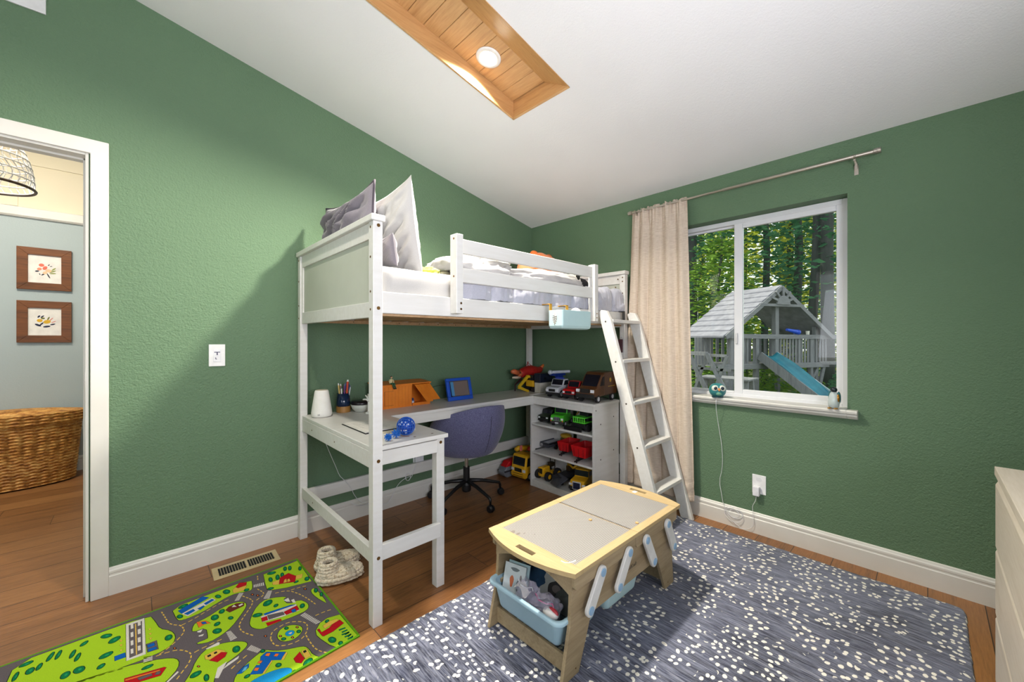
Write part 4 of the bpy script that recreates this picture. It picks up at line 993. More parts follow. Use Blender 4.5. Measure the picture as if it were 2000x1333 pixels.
def lid(near):
    t_ = bulge(TX0, -1) if near else bulge(TX1, 1)
    xs = TM-.001 if near else TM+.001; e = -1 if near else 1
    hx = TX0-.010 if near else TX1+.010
    # rim frame: four boards round the stud board, the bowed end board carries the hand slot
    bx = TX0+.045 if near else TX1-.045; y0, y1 = TY0+.036, TY1-.036
    b = MB(); h = .016
    slot = (hx-.012, hx+.012, 1.056-.045, 1.056+.045)
    b1 = [p for p in t_ if True]
    lo = [p for p in t_ if p[1] <= slot[2]+1e-6]; hi = [p for p in t_ if p[1] >= slot[3]-1e-6]
    def xe(y): return (TX0-.052*(1-((y-TY0)/(TY1-TY0)*2-1)**2)) if near else (TX1+.052*(1-((y-TY0)/(TY1-TY0)*2-1)**2))
    ys = [TY0+(TY1-TY0)*k/16 for k in range(17)]+[slot[2], slot[3]]; ys = sorted(set(round(y, 5) for y in ys))
    def wedge(ya, yb, xa, xb_, xi):
        b.prism([(xa, ya), (xi, ya), (xi, yb), (xb_, yb)], TZ-h, TZ, 'Z')
    outer = [(xe(y), y) for y in ys]
    L1 = [p for p in outer if p[1] <= slot[2]+1e-6]; L2 = [p for p in outer if p[1] >= slot[3]-1e-6]; L3 = [p for p in outer if slot[2]-1e-6 <= p[1] <= slot[3]+1e-6]
    sin_, sout = (slot[1], slot[0]) if near else (slot[0], slot[1])
    b.prism(L1+[(bx, slot[2]), (bx, TY0)], TZ-h, TZ, 'Z'); b.prism(L2+[(bx, TY1), (bx, slot[3])], TZ-h, TZ, 'Z')
    b.prism(L3+[(sout, slot[3]), (sout, slot[2])], TZ-h, TZ, 'Z')
    b.prism([(sin_, slot[2]), (bx, slot[2]), (bx, slot[3]), (sin_, slot[3])], TZ-h, TZ, 'Z')
    end = obj('lid_end_board', b, M_plyY, tb)
    b = MB(); xa, xb_ = sorted((bx, xs))
    b.box(xa, xb_, TY0, y0, TZ-h, TZ); obj('lid_rim', b, M_plyX, tb, bev=.0015); obj('lid_rim', MB().box(xa, xb_, y1, TY1, TZ-h, TZ), M_plyX, tb, bev=.0015)
    b = MB().box(xa+(.0 if near else .006), xb_-(.006 if near else 0), y0, y1, TZ-.006, TZ-.001); obj('stud_board', b, M_bp, tb)
    b = MB().box(xa, xb_, y0, y1, TZ-h, TZ-.006); obj('lid_floor', b, M_ply, tb)
    # side skirts with a cut corner
    for y in (TY0+.012, TY1-.026):
        a0, a1 = (TX0+.012, TM-.001) if near else (TM+.001, TX1-.012)
        b = MB().prism([(a0, TZ-h), (a0, .338), (a0+.012, .326), (a1-.012, .326), (a1, .338), (a1, TZ-h)], y, y+.014, 'Y')
        obj('skirt', b, M_ply, tb, bev=.001)
    # arched end apron
    xq = TX0+.018 if near else TX1-.032
    n = 18; y0, y1 = TY0+.028, TY1-.028
    arch = [(y0+(y1-y0)*k/n, .292+.052*(1-((k/n)*2-1)**2)) for k in range(n+1)]
    b = MB(); 
    for k in range(n): b.prism([arch[k], arch[k+1], (arch[k+1][0], TZ-h), (arch[k][0], TZ-h)], xq, xq+.014, 'X')
    obj('end_apron', b, M_ply, tb)
lid(True); lid(False)
for y in (TY0+.030, TY1-.044):                                   # side panels: two splayed legs and a deep rail in one board
    pts = [(1.053, .013), (1.146, .013), (1.222, .187), (1.742, .187), (1.822, .013), (1.908, .013), (1.895, .12), (1.884, .332), (1.106, .332), (1.098, .20)]
    bb = MB().prism(pts[::-1], y, y+.014, 'Y'); obj('side_panel', bb, M_ply, tb, bev=.001)
obj('cross_board', MB().box(1.094, 1.106, TY0+.044, TY1-.044, .022, .084), M_ply, tb, bev=.001)
obj('cross_board', MB().box(1.862, 1.874, TY0+.044, TY1-.044, .022, .30), M_ply, tb, bev=.001)
b = MB()
for y in (TY0+.045, TY1-.059): b.box(1.106, 1.862, y, y+.014, .186, .198)
obj('bin_rails', b, M_ply, tb)
yA = TY0+.012
arms = [((1177, 1118), (1153.5, 1193)), ((1230, 1080), (1210, 1147)), ((1264, 1056), (1278, 1097)), ((1305, 1024.5), (1317, 1067))]
for (pa, pb) in arms:
    A = at(*pa, y=yA-.012); B = at(*pb, y=yA-.012); A.y = B.y = yA-.012
    d = (B-A); d2 = Vector((d.x, d.z)).normalized(); n2 = Vector((-d2.y, d2.x)); r = .0235; pts = []
    for k in range(13): t = pi/2+pi*k/12; q = Vector((A.x, A.z))+(-(-d2)*0)+(d2*cos(t)+n2*sin(t))*r; pts.append((q.x, q.y))
    for k in range(13): t = -pi/2+pi*k/12; q = Vector((B.x, B.z))+(d2*cos(t)+n2*sin(t))*r; pts.append((q.x, q.y))
    ar = obj('swing_arm', MB().prism(pts, yA-.016, yA-.002, 'Y'), pc(230, 229, 225), tb, bev=.003)
    for P_ in (A, B): obj('pivot_cap', MB().cyl((P_.x, yA-.0185, P_.z), (P_.x, yA-.013, P_.z), .0150, n=28).cyl((P_.x, yA-.0195, P_.z), (P_.x, yA-.0185, P_.z), .0105, n=28), pc(150, 186, 216), ar)
fc = bpy.data.curves.new('maker_text', 'FONT'); fc.body = 'KidKraft'; fc.size = .022; fc.extrude = .0002; fc.shear = .3; fc.align_x = 'CENTER'
fo_ = bpy.data.objects.new('lettering_curve', fc); COL.objects.link(fo_); bpy.context.view_layer.update(); me_ = bpy.data.meshes.new_from_object(fo_); bpy.data.objects.remove(fo_)
fo = bpy.data.objects.new('lettering', me_); COL.objects.link(fo); fo.parent = tb; lp = at(1237, 1109, y=TY0+.022)
fo.location = (lp.x-1.5, TY0+.0295-1.056, lp.z-.012-.006); fo.rotation_euler = (pi/2, 0, 0); me_.materials.clear(); me_.materials.append(pc(70, 62, 50))
b = MB()
for px in ((1153, 1016), (1244, 1022)):
    P_ = at(*px, z=TZ+.001); obj('peg', MB().cyl((P_.x, P_.y, TZ-.0012), (P_.x, P_.y, TZ+.004), .0072, n=16), pc(214, 170, 110), tb, bev=.001)

b = MB(); a0 = at(1110, 1098, z=TZ); 
pts = [tuple(at(u, v_, z=TZ+.0004)) for u, v_ in ((1096, 1096), (1103, 1099.5), (1111, 1100), (1119, 1097.5), (1124, 1095))]
b.tube([(p[0], p[1], TZ-.0006) for p in pts], .0022, 6); P_ = at(1240, 961, z=TZ); b.box(P_.x-.016, P_.x+.012, P_.y-.010, P_.y+.010, TZ-.0012, TZ+.0002)
obj('white_stickers', b, pc(240, 240, 236), tb)
b = MB()
for px, r in (((1000, 1040), .018), ((1012, 1043), .012), ((1024, 1042), .006), ((1044, 1044), .004)):
    P_ = at(*px, z=TZ); b.prism([(P_.x+r*cos(a)*(1+.2*sin(3*a)), P_.y+r*.6*sin(a)) for a in [2*pi*k/12 for k in range(12)]], TZ-.0011, TZ-.0008, 'Z')
obj('brown_smudge', b, film('faint_brown_stain', (150, 120, 90), .28, .6), tb)
b = MB()
for px in ((1277, 1145), ): pass
for P_ in ((1.128, .036), (1.848, .036), (1.118, .360)): obj('screw', MB().cyl((P_[0], TY0+.0290, P_[1]), (P_[0], TY0+.0305, P_[1]), .003, n=10), M_brass, tb)

# storage bins hanging in the table
def bin_(name, label, x0, x1, mat, z0=.098, z1=.214):
    t = thing(name, label, 'storage bin', ((x0+x1)/2, 1.06, z0)); b = MB()
    tray(b, x0+.012, x1-.012, .884, 1.240, z0, z1-.004, .03, .003, .022, .014)
    obj('tub', b, mat, t)
    b = MB(); k = None; vs = []; fs = []
    for ins, z in ((-.002, z1-.012), (-.002, z1-.003), (.001, z1), (.011, z1), (.013, z1-.004)):
        p = rr(x0+ins, x1-ins, .870+ins, 1.254-ins, .034); k = len(p); vs += [(a, c_, z) for a, c_ in p]
    for i in range(4):
        for j in range(k): fs.append((i*k+j, i*k+(j+1) % k, (i+1)*k+(j+1) % k, (i+1)*k+j))
    b.add(vs, fs); obj('rim', b, mat, t, smooth=True)
    return t
M_bin = varied('pale_blue_bin', (150, 180, 196), (160, 190, 204), 9, .35); M_bin2 = varied('clear_blue_bin', (190, 222, 228), (200, 228, 232), 9, .3)
bin_('storage_bin', 'open pale blue bin full of cards and bags at the table end', 1.052, 1.345, M_bin)
bin_('storage_bin', 'lighter blue bin hanging below the middle of the activity table', 1.365, 1.66, M_bin2, .082, .205)
# what is in the open bin
def card(label, c, rot, w_, h_, mat, spots=()):
    t = thing('picture_card', label, 'card', c); M = Matrix.Translation(c) @ Matrix.Rotation(rot[2], 4, 'Z') @ Matrix.Rotation(rot[0], 4, 'X') @ Matrix.Rotation(rot[1], 4, 'Y')
    obj('board', MB().box(-w_/2, w_/2, -.003, .003, -h_/2, h_/2, M=M), mat, t, bev=.0008)
    if spots:
        b = MB(); cols = [s[4] for s in spots]
        for i, (x, z, rx_, rz_, c__) in enumerate(spots):
            b.cur = i; b.prism([(x+rx_*cos(a)*(1+.2*sin(3*a)), z+rz_*sin(a)) for a in [2*pi*k/14 for k in range(14)]], -.0034, -.003, 'Y', M=M)
        obj('picture', b, [pc(*c__, .7) for c__ in cols], t)
card('white picture card with orange and grey figures leaning in the blue bin', (1.125, 1.170, .205), (-.30, 0, -pi/2+.25), .10, .13, pc(206, 214, 216, .5), ((-.01, .0, .009, .022, (200, 110, 70)), (.02, -.01, .006, .02, (120, 120, 124)), (.0, .045, .02, .007, (110, 120, 122)), (.03, .02, .004, .012, (150, 140, 140))))
card('second pale card directly behind the orange figure card', (1.142, 1.165, .208), (-.30, 0, -pi/2+.25), .10, .13, pc(170, 196, 200, .5))
t = thing('picture_card', 'large white card with a dark animal photo in the bin', 'card', (1.235, 1.02, .18))
Mx = Matrix.Translation((1.225, 1.02, .185)) @ Matrix.Rotation(-pi/2+.1, 4, 'Z') @ Matrix.Rotation(-.75, 4, 'X')
obj('board', MB().box(-.085, .085, -.003, .003, -.06, .06, M=Mx), pc(176, 176, 170, .5), t, bev=.001)
b = MB(); b.cur = 0; b.prism([(.0+.048*cos(a)*(1+.1*sin(3*a)), .0+.042*sin(a)*(1+.12*cos(4*a))) for a in [2*pi*k/28 for k in range(28)]], -.0036, -.003, 'Y', M=Mx); b.cur = 1
b.prism([(-.01+.02*cos(a), .008+.014*sin(a)) for a in [2*pi*k/16 for k in range(16)]], -.0040, -.0036, 'Y', M=Mx)
obj('picture', b, [pc(40, 36, 38, .7), pc(96, 86, 84, .7)], t)
M_film = film('clear_bag', (214, 206, 226), .30, .12)
def bag(label, c, r, seed, zipc):
    t = thing('clear_bag', label, 'plastic bag', c)
    b = MB().ball(c, r, 30, 18, pw=.8, fn=lambda p: .28*fbm(p+Vector((seed, 0, 0)), 2.6, 4)); obj('film', b, M_film, t)
    b = MB().tube([(c[0]-.02+.01*sin(k), c[1]-r[1]*.9+2*r[1]*.9*k/8, c[2]+r[2]*.82+.004*sin(k*1.7)) for k in range(9)], .0022, 5); obj('zip', b, pc(*zipc), t)
bag('crumpled clear bag with silver folds behind the bin rim', (1.125, 1.09, .196), (.035, .050, .045), 2, (220, 220, 226))
bag('clear bag with a pink zip lying in the blue bin', (1.13, .995, .185), (.045, .055, .036), 5, (214, 120, 160))
t = thing('toy_shark', 'small white and red toy at the bin edge by the pink zip bag', 'toy', (1.105, .955, .19))
obj('body', MB().ball((1.105, .955, .193), (.022, .034, .018), 20, 12), pc(222, 218, 214), t, smooth=True); obj('stripe', MB().ball((1.108, .948, .200), (.012, .026, .014), 16, 10), pc(190, 60, 70), t, smooth=True)
t = thing('paper_strip', 'folded white paper strip near the card in the bin', 'paper', (1.105, 1.115, .205))
obj('sheet', MB().grid(lambda u, v_: (1.095+.03*v_+.008*sin(u*5), 1.14-.075*u, .208+.010*sin(u*6)+.012*v_), 12, 3), pc(236, 232, 224, .7), t, solid=.001)
t = thing('fabric_bundle', 'dark grey cloth bundle at the back of the blue bin', 'cloth', (1.27, .95, .15))
obj('folds', MB().ball((1.25, .965, .160), (.07, .07, .045), 36, 20, fn=lambda p: .2*fbm(p, 2.5, 4)), pc(84, 88, 86, .9), t, smooth=True)
t = thing('fabric_bundle', 'navy cloth bundle at the far corner of the blue bin', 'cloth', (1.27, 1.16, .17))
obj('folds', MB().ball((1.255, 1.15, .175), (.07, .07, .065), 36, 20, fn=lambda p: .2*fbm(p, 2.2, 4)), pc(30, 64, 92, .9), t, smooth=True)

# ================================================================ office chair
M_upe = base_mat('blue_grey_felt', (98, 98, 128), .95, spec=.2)
v = coords(M_upe); nn = noise_n(M_upe, v, 260, 3, .7); L(M_upe, ramp(M_upe, nn, [(.35, (70, 70, 104)), (.65, (116, 116, 148))]), bsdf(M_upe).inputs['Base Color'])
L(M_upe, bump(M_upe, nn, .3, .002), bsdf(M_upe).inputs['Normal']); bsdf(M_upe).inputs['Sheen Weight'].default_value = .2
chx = (1.78, 2.36); ch = thing('office_chair', 'blue grey upholstered swivel chair on black castors at the desk', 'chair', (chx[0], chx[1], 0))
ab = radians(-93)
def shell(u, v_, off=0.):
    ph = (u-.5)*2*pi; c_ = cos(ph)
    w_ = max(0, .5+.5*c_)**.8
    hr = .462+.278*w_
    if v_ < .30: t_ = v_/.30; r = .19*t_; z = .372+.012*t_*t_
    else:
        t_ = (v_-.30)/.70; r = .19+.102*sin(t_*pi/2)*(.8+.2*w_)+.008*t_*w_-.018*t_**5; z = .384+(hr-.384)*(t_**1.35)
        r -= .015*t_*t_*(1-w_)
    r *= 1-.04*sin(2*ph)**2; r += off
    return (r*cos(ab+ph)*(1.0), r*sin(ab+ph), z+abs(off)*.0)
b = MB(); b.grid(lambda u, v_: shell(u, v_), 72, 34)
obj('seat_shell', b, M_upe, ch, smooth=True, local=True, solid=.030, sub=1)
b = MB().ball((0, 0, .445), (.215, .215, .035), 36, 12, pw=.8); obj('seat_cushion', b, M_upe, ch, smooth=True, local=True)
obj('seam', MB().tube([Vector(shell(.5, .30+.70*k/20, .0165)) for k in range(18)], .0016, 5), pc(40, 40, 60), ch, local=True)
obj('gas_lift', MB().cyl((0, 0, .25), (0, 0, .372), .014, n=20), M_nickel, ch, smooth=False, local=True)
b = MB().cyl((0, 0, .12), (0, 0, .255), .024, n=20).cyl((0, 0, .355), (0, 0, .375), .09, n=24).lathe([(.03, .075), (.034, .085), (.034, .125), (.026, .14)], 24)
obj('column', b, M_black, ch, local=True)
for k in range(5):
    a = radians(-90+72*k); dx, dy = cos(a), sin(a)
    b = MB().tube([(dx*.02, dy*.02, .150), (dx*.12, dy*.12, .136), (dx*.225, dy*.225, .108), (dx*.262, dy*.262, .098), (dx*.272, dy*.272, .085), (dx*.274, dy*.274, .052)], [.015, .013, .011, .011, .010, .007], 10)
    lg = obj('leg', b, M_black, ch, smooth=True, local=True)
    px, py = -dy, dx
    b = MB()
    for s in (-1, 1): b.cyl((dx*.278+px*s*.004, dy*.278+py*s*.004, .027), (dx*.278+px*s*.020, dy*.278+py*s*.020, .027), .027, .022, n=24)
    b.box(-.006, .006, -.004, .004, .03, .055, M=Matrix.Translation((dx*.274, dy*.274, 0)))
    obj('caster', b, pc(26, 26, 30), lg, bev=.002, local=True)

# ================================================================ crocheted slippers
M_wool = base_mat('cream_wool', (214, 198, 172), 1, spec=.1)
v = coords(M_wool); nn = noise_n(M_wool, v, 90, 4, .7); L(M_wool, ramp(M_wool, nn, [(.34, (150, 126, 92)), (.46, (212, 196, 168)), (.7, (236, 226, 206))]), bsdf(M_wool).inputs['Base Color'])
L(M_wool, bump(M_wool, nn, .9, .006), bsdf(M_wool).inputs['Normal']); bsdf(M_wool).inputs['Sheen Weight'].default_value = .5
M_wooli = pc(70, 62, 48, 1)
def slipper(label, x, y, a):
    t = thing('slipper', label, 'slipper', (x, y, 0), rz=a, group='pair of crocheted slippers')
    kn = lambda k, s=16: (lambda p: .05*sin(k*atan2(p.y, p.x))*abs(sin(p.z*s))+.05*fbm(p, 5, 3))
    obj('sole', MB().ball((.055, 0, .012), (.110, .055, .013), 60, 14, pw=.9, fn=lambda p: .035*sin(44*atan2(p.y, p.x))), M_wool, t, smooth=True, local=True)
    b = MB()
    for i, (r, z) in enumerate(((.052, .030), (.047, .045))): b.tube([(.052+(r+.048)*cos(q)*(1+.03*sin(26*q)), r*sin(q)*(1+.05*sin(26*q)), z) for q in [2*pi*k/104 for k in range(104)]], .0115, 7, closed=True)
    obj('side_welts', b, M_wool, t, smooth=True, local=True)
    obj('toe_cap', MB().ball((.085, 0, .040), (.066, .044, .028), 54, 24, fn=kn(20)), M_wool, t, smooth=True, local=True)
    b = MB()
    for i, z in enumerate((.056, .070, .084, .097)):
        r = .040-.002*i; b.tube([(r*cos(q)*(1+.04*sin(18*q+i)), r*sin(q)*(1+.04*sin(18*q+i)), z) for q in [2*pi*k/90 for k in range(90)]], .0095, 7, closed=True)
    obj('cuff', b, M_wool, t, smooth=True, local=True)
    obj('lining', MB().cyl((0, 0, .03), (0, 0, .082), .034, n=24), M_wooli, t, local=True)
slipper('cream crocheted slipper with the tall open cuff, nearer the wall', .722, 2.160, radians(-10))
slipper('cream crocheted slipper with a squashed cuff, nearer the play mat', .690, 2.040, radians(-16))

# ================================================================ dresser
M_dr = wood('white_stained_oak', (196, 186, 172), (208, 199, 188), (178, 165, 147), 'X', .9, .45, .05)
dr = thing('dresser', 'white stained oak chest with three deep drawers by the back wall', 'dresser', (1.66, -.39, 0))
x0, x1, y0, y1 = 1.258, 2.058, -.632, -.172
obj('top', MB().box(x0, x1, y0, -.152, .752, .780), M_dr, dr, bev=.0015)
obj('side_panel', MB().box(x1-.018, x1, y0, y1, 0, .752), M_dr, dr, bev=.001); obj('side_panel', MB().box(x0, x0+.018, y0, y1, 0, .752), M_dr, dr, bev=.001)
obj('back_panel', MB().box(x0+.018, x1-.018, y0, y0+.008, .02, .752), M_dr, dr)
obj('plinth', MB().box(x0+.018, x1-.018, y1-.02, y1-.004, 0, .066), M_dr, dr)
for z1_ in (.734, .513, .292):
    z0_ = z1_-.217
    b = MB().prism([(y1, z0_), (-.154, z0_), (-.154, z1_-.014), (-.160, z1_), (y1, z1_)], x0+.001, x1-.001, 'X')
    d_ = obj('drawer', b, M_dr, dr, bev=.001); obj('drawer_box', MB().box(x0+.025, x1-.025, y0+.02, y1-.001, z0_+.02, z1_-.03), pc(226, 222, 214), d_)

# ================================================================ curtain and rod
M_cur = base_mat('oatmeal_linen', (200, 184, 166), .95, spec=.1)
v = coords(M_cur, (1, 1, 1)); st_ = coords(M_cur, (30, 30, 420)); n1 = noise_n(M_cur, st_, 1, 3, .6); st2 = coords(M_cur, (500, 500, 20)); n2 = noise_n(M_cur, st2, 1, 2, .6)
L(M_cur, mixc(M_cur, .35, ramp(M_cur, n1, [(.35, (182, 164, 146)), (.62, (214, 200, 184))]), ramp(M_cur, n2, [(.35, (186, 170, 152)), (.65, (212, 198, 182))])), bsdf(M_cur).inputs['Base Color'])
L(M_cur, bump(M_cur, n1, .35, .0015), bsdf(M_cur).inputs['Normal'])
cu = thing('curtain', 'oatmeal linen curtain gathered at the side of the window', 'curtain', (2.735, 1.35, .10))
def curt(u, v_):
    z = 2.166-v_*(2.166-.105); t_ = v_
    yl = 1.545+.085*min(1, t_*1.15); yr = 1.128-.05*t_
    y = yr+(yl-yr)*u
    ph = u*2*pi*5.2+1.1*sin(u*5+1)+.35*sin(t_*2.2)
    amp = .012+.022*min(1, t_*3)
    x = 2.713+.022*max(0, min(1, (y-1.46)/.08))+.0135*sin(ph)*(.6+.4*min(1, t_*4))+.004*sin(ph*2.1+t_*3)*min(1, t_*2)
    if t_ < .09: x += .006*sin(u*2*pi*17)*(1-t_/.09); 
    if t_ < .05: y += .004*sin(u*60)
    
    y += .35*amp*cos(ph)*(.4+.6*t_)
    x += .002*fbm((x, y*2, z*1.5), 3, 3)
    if t_ > .93: x += .003*sin(t_*150)
    return (max(2.6945, min(x, 2.780)), y, z+(.006*sin(u*40)+.004*sin(u*95))*(1 if t_ < .02 else 0))
b = MB(); b.grid(curt, 260, 200); obj('fabric', b, M_cur, cu, smooth=True, solid=.0016)
b = MB().grid(lambda u, v_: (2.708-.009*cos(v_*2*pi), 1.131+u*.41+.004*sin(u*60), 2.150+.0135*sin(v_*2*pi)), 90, 10)
rd = thing('curtain_rod', 'long brushed nickel curtain rod above the window', 'curtain rod', (2.708, .855, 2.150))
obj('rod', MB().cyl((2.708, 1.54, 2.150), (2.708, .80, 2.150), .0075, n=16), M_nickel, rd)
obj('rod', MB().cyl((2.708, .90, 2.150), (2.708, .19, 2.150), .0095, n=16), M_nickel, rd)
for y, s in ((1.54, 1), (.185, -1)):
    obj('finial', MB().cyl((2.708, y-.004*s, 2.150), (2.708, y+.024*s, 2.150), .0145, n=20).cyl((2.708, y+.008*s, 2.150), (2.708, y+.012*s, 2.150), .0155, n=20), M_nickel, rd, bev=.001)
for y in (1.50, .262):
    b = MB().box(XB-.004, XB, y-.009, y+.009, 2.075, 2.125).box(2.704, XB-.002, y-.005, y+.005, 2.128, 2.136).box(XB-.020, XB, y-.006, y+.006, 2.10, 2.136)
    b.tube([(2.708+.0125*cos(a), y, 2.150+.0125*sin(a)) for a in [pi*.9+1.2*pi*k/12 for k in range(13)]], .004, 6)
    obj('bracket', b, M_nickel, rd, bev=.001)

# ================================================================ things on the window sill
ow = thing('owl_night_light', 'round teal owl night light with big eyes on the window sill', 'night light', (2.752, .946, .822), rz=radians(-150))
fb = lambda p: -.06*max(0, -p.z)
obj('body', MB().ball((0, 0, .046), (.047, .050, .046), 36, 24, pw=.92), pc(52, 128, 132, .35), ow, smooth=True, local=True)
b = MB(); 
for s in (-1, 1): b.ball((.030, s*.019, .060), (.020, .022, .021), 24, 16)
obj('face', b, pc(222, 226, 214, .35), ow, smooth=True, local=True)
b = MB()
for s in (-1, 1): b.ball((.046, s*.020, .062), (.006, .0105, .011), 20, 12)
obj('eyes', b, pc(26, 40, 56, .2), ow, smooth=True, local=True)
obj('beak', MB().tube([(.046, 0, .060), (.054, 0, .050), (.050, 0, .042)], [.007, .006, .001], 8), pc(232, 150, 80), ow, smooth=True, local=True)
obj('belly_patch', MB().ball((.034, 0, .030), (.014, .020, .016), 20, 12), pc(120, 178, 150, .4), ow, smooth=True, local=True)
obj('base', MB().cyl((0, 0, 0), (0, 0, .008), .034, n=24), pc(24, 60, 70), ow, local=True)
pg = thing('penguin_figurine', 'small glass penguin figurine at the right end of the sill', 'figurine', (2.748, .352, .822), rz=radians(170))
obj('body', MB().lathe([(.016, .004), (.024, .012), (.027, .035), (.024, .062), (.017, .084), (.012, .092)], 32, sy=.95), pc(196, 208, 206, .12), pg, smooth=True, local=True)
obj('wing', MB().ball((-.010, .019, .060), (.014, .009, .034), 20, 14), pc(52, 110, 112, .2), pg, smooth=True, local=True)
obj('wing', MB().ball((-.010, -.019, .060), (.014, .009, .034), 20, 14), pc(52, 110, 112, .2), pg, smooth=True, local=True)
obj('gold_patch', MB().ball((.004, .021, .058), (.010, .006, .024), 20, 14), base_mat('gold_glass', (196, 140, 60), .2, .7), pg, smooth=True, local=True)
obj('head', MB().ball((0, 0, .103), (.0165, .0155, .0155), 24, 16).tube([(.010, 0, .102), (.030, 0, .098)], [.006, .001], 8), pc(34, 44, 48, .2), pg, smooth=True, local=True)
obj('feet', MB().ball((.014, .014, .004), (.018, .010, .004), 16, 8).ball((.014, -.014, .004), (.018, .010, .004), 16, 8), base_mat('gold_feet', (200, 150, 70), .3, .6), pg, smooth=True, local=True)
# ================================================================ toy vehicles
M_tyre = pc(20, 20, 22, .7); M_rim = pc(196, 198, 204, .25); M_win = base_mat('dark_toy_window', (22, 24, 34), .12)
PROF = {
 'van': [(0, .20), (0, .36), (.03, .45), (.17, .53), (.36, .93), (.42, .98), (.98, 1), (1, .95), (1, .2)],
 'pickup': [(0, .26), (0, .50), (.03, .56), (.28, .62), (.37, .95), (.60, .97), (.66, .66), (1, .66), (1, .28)],
 'suv': [(0, .26), (0, .50), (.03, .56), (.28, .62), (.36, .95), (.92, .97), (.99, .66), (1, .28)],
 'nose': [(0, .18), (0, .50), (.03, .56), (.26, .62), (.30, .96), (.50, .98), (.52, .30), (1, .28), (1, .18)],
 'cabover': [(0, .12), (0, .50), (.015, .56), (.06, .92), (.10, .96), (.40, .96), (.40, .20), (1, .20), (1, .12)],
 'hood': [(0, .22), (0, .52), (.04, .60), (.36, .64), (.40, .97), (.72, .98), (.74, .45), (1, .45), (1, .22)],
}
GL = {  # (side window polygon, windscreen x0,z0,x1,z1)
 'van': ([(.25, .56), (.37, .86), (.50, .88), (.50, .56)], (.18, .545, .355, .915)),
 'pickup': ([(.32, .66), (.39, .90), (.57, .91), (.60, .66)], (.29, .64, .365, .935)),
 'suv': ([(.32, .66), (.39, .90), (.86, .91), (.90, .66)], (.29, .64, .355, .935)),
 'nose': ([(.31, .64), (.33, .88), (.46, .88), (.46, .64)], (.263, .64, .297, .93)),
 'cabover': ([(.07, .56), (.10, .86), (.30, .86), (.30, .56)], (.018, .58, .056, .88)),
 'hood': ([(.42, .66), (.44, .90), (.66, .90), (.66, .66)], (.363, .67, .397, .94)),
}
def vehicle(name, label, loc, rz, Ln, W, H, kind, paint, wr=.2, bumper=(30, 30, 32), grille=(24, 24, 26), hub=M_rim, wheels=(.19, .81), extra=None, group='toy vehicles around the bookcase', wf=1.0):
    t = thing(name, label, 'toy vehicle', loc, rz, group); r = wr*H
    X = lambda f: (f-.5)*Ln
    prof = [(X(a), c*H) for a, c in PROF[kind]]
    obj('body', MB().prism(prof, -W/2*wf, W/2*wf, 'Y'), paint, t, bev=.006*H/.15, seg=2, local=True)
    sw, (a0, z0, a1, z1) = GL[kind]; b = MB()
    q = [(X(a), c*H) for a, c in sw]
    for s in (-1, 1): b.prism(q, s*(W/2*wf), s*(W/2*wf+.0008), 'Y')
    dx, dz = X(a1)-X(a0), (z1-z0)*H; l = hypot(dx, dz); nx, nz = -dz/l*.0010, dx/l*.0010
    b.prism([(X(a0), z0*H), (X(a1), z1*H), (X(a1)+nx, z1*H+nz), (X(a0)+nx, z0*H+nz)], -W*.42, W*.42, 'Y')
    obj('windows', b, M_win, t, local=True)
    b = MB().box(X(0)-.004, X(0)+.012, -W*.5, W*.5, .17*H, .31*H); obj('bumper', b, pc(*bumper), t, bev=.002, local=True)
    b = MB().box(X(0)-.0015, X(0)+.004, -W*.25, W*.25, .34*H, .48*H); obj('grille', b, pc(*grille), t, local=True)
    for s in (-1, 1): obj('headlight', MB().box(X(0)-.003, X(0)+.008, s*W*.40-.009*W/.1, s*W*.40+.009*W/.1, .36*H, .46*H), pc(230, 232, 236, .1), t, bev=.001, local=True)
    for f in wheels:
        for s in (-1, 1):
            b = MB().cyl((X(f), s*(W/2-.016), r), (X(f), s*(W/2+.001), r), r, n=20); wh = obj('wheel', b, M_tyre, t, bev=.0015, local=True)
            obj('hub', MB().cyl((X(f), s*(W/2+.000), r), (X(f), s*(W/2+.002), r), r*.58, n=12), hub, wh, local=True)
    if extra: extra(t, X)
    return t
zt, z1s, z2s, z3s = CZ, .515, .285, .054
M_brown = pc(92, 56, 30, .35); M_silver = pc(196, 198, 204, .25); M_red = pc(200, 24, 30, .3); M_yel = pc(226, 172, 28, .4); M_grn = pc(70, 186, 40, .4)
def van_x(t, X):
    obj('cargo_box', MB().box(X(.44), X(1.0), -.077, .077, .05, .215), M_brown, t, bev=.004, local=True)
    b = MB()
    b.prism([(X(.70)+.013*cos(a), .158+.016*sin(a)*(1.15 if sin(a) < 0 else .9)) for a in [2*pi*k/20 for k in range(20)]], -.0785, -.077, 'Y')
    b.box(X(.60), X(.90), -.0785, -.077, .108, .112)
    obj('gold_emblem', b, pc(206, 164, 50), t, local=True)
vehicle('toy_van', 'brown toy delivery van with a gold shield emblem on the bookcase top', (2.522, 1.722, zt), radians(4), .335, .15, .215, 'van', M_brown, wr=.13, extra=van_x)
vehicle('toy_truck', 'red toy pickup parked between the brown van and silver pickup', (2.505, 1.895, zt), radians(6), .25, .105, .142, 'pickup', M_red, wr=.20)
def lightbar(t, X): obj('light_bar', MB().box(X(.44), X(.52), -.035, .035, .142, .152), pc(40, 60, 160), t, bev=.002, local=True)
vehicle('toy_truck', 'silver toy pickup beside the white and navy case', (2.50, 2.055, zt), radians(8), .26, .115, .148, 'pickup', M_silver, wr=.20, extra=lightbar)
t = thing('toy_boom', 'white and blue toy boom rising behind the silver pickup', 'toy', (2.62, 2.12, zt), group='toy vehicles around the bookcase')
obj('base', MB().box(2.545, 2.665, 2.13, 2.205, zt, zt+.05), pc(24, 40, 90), t, bev=.003)
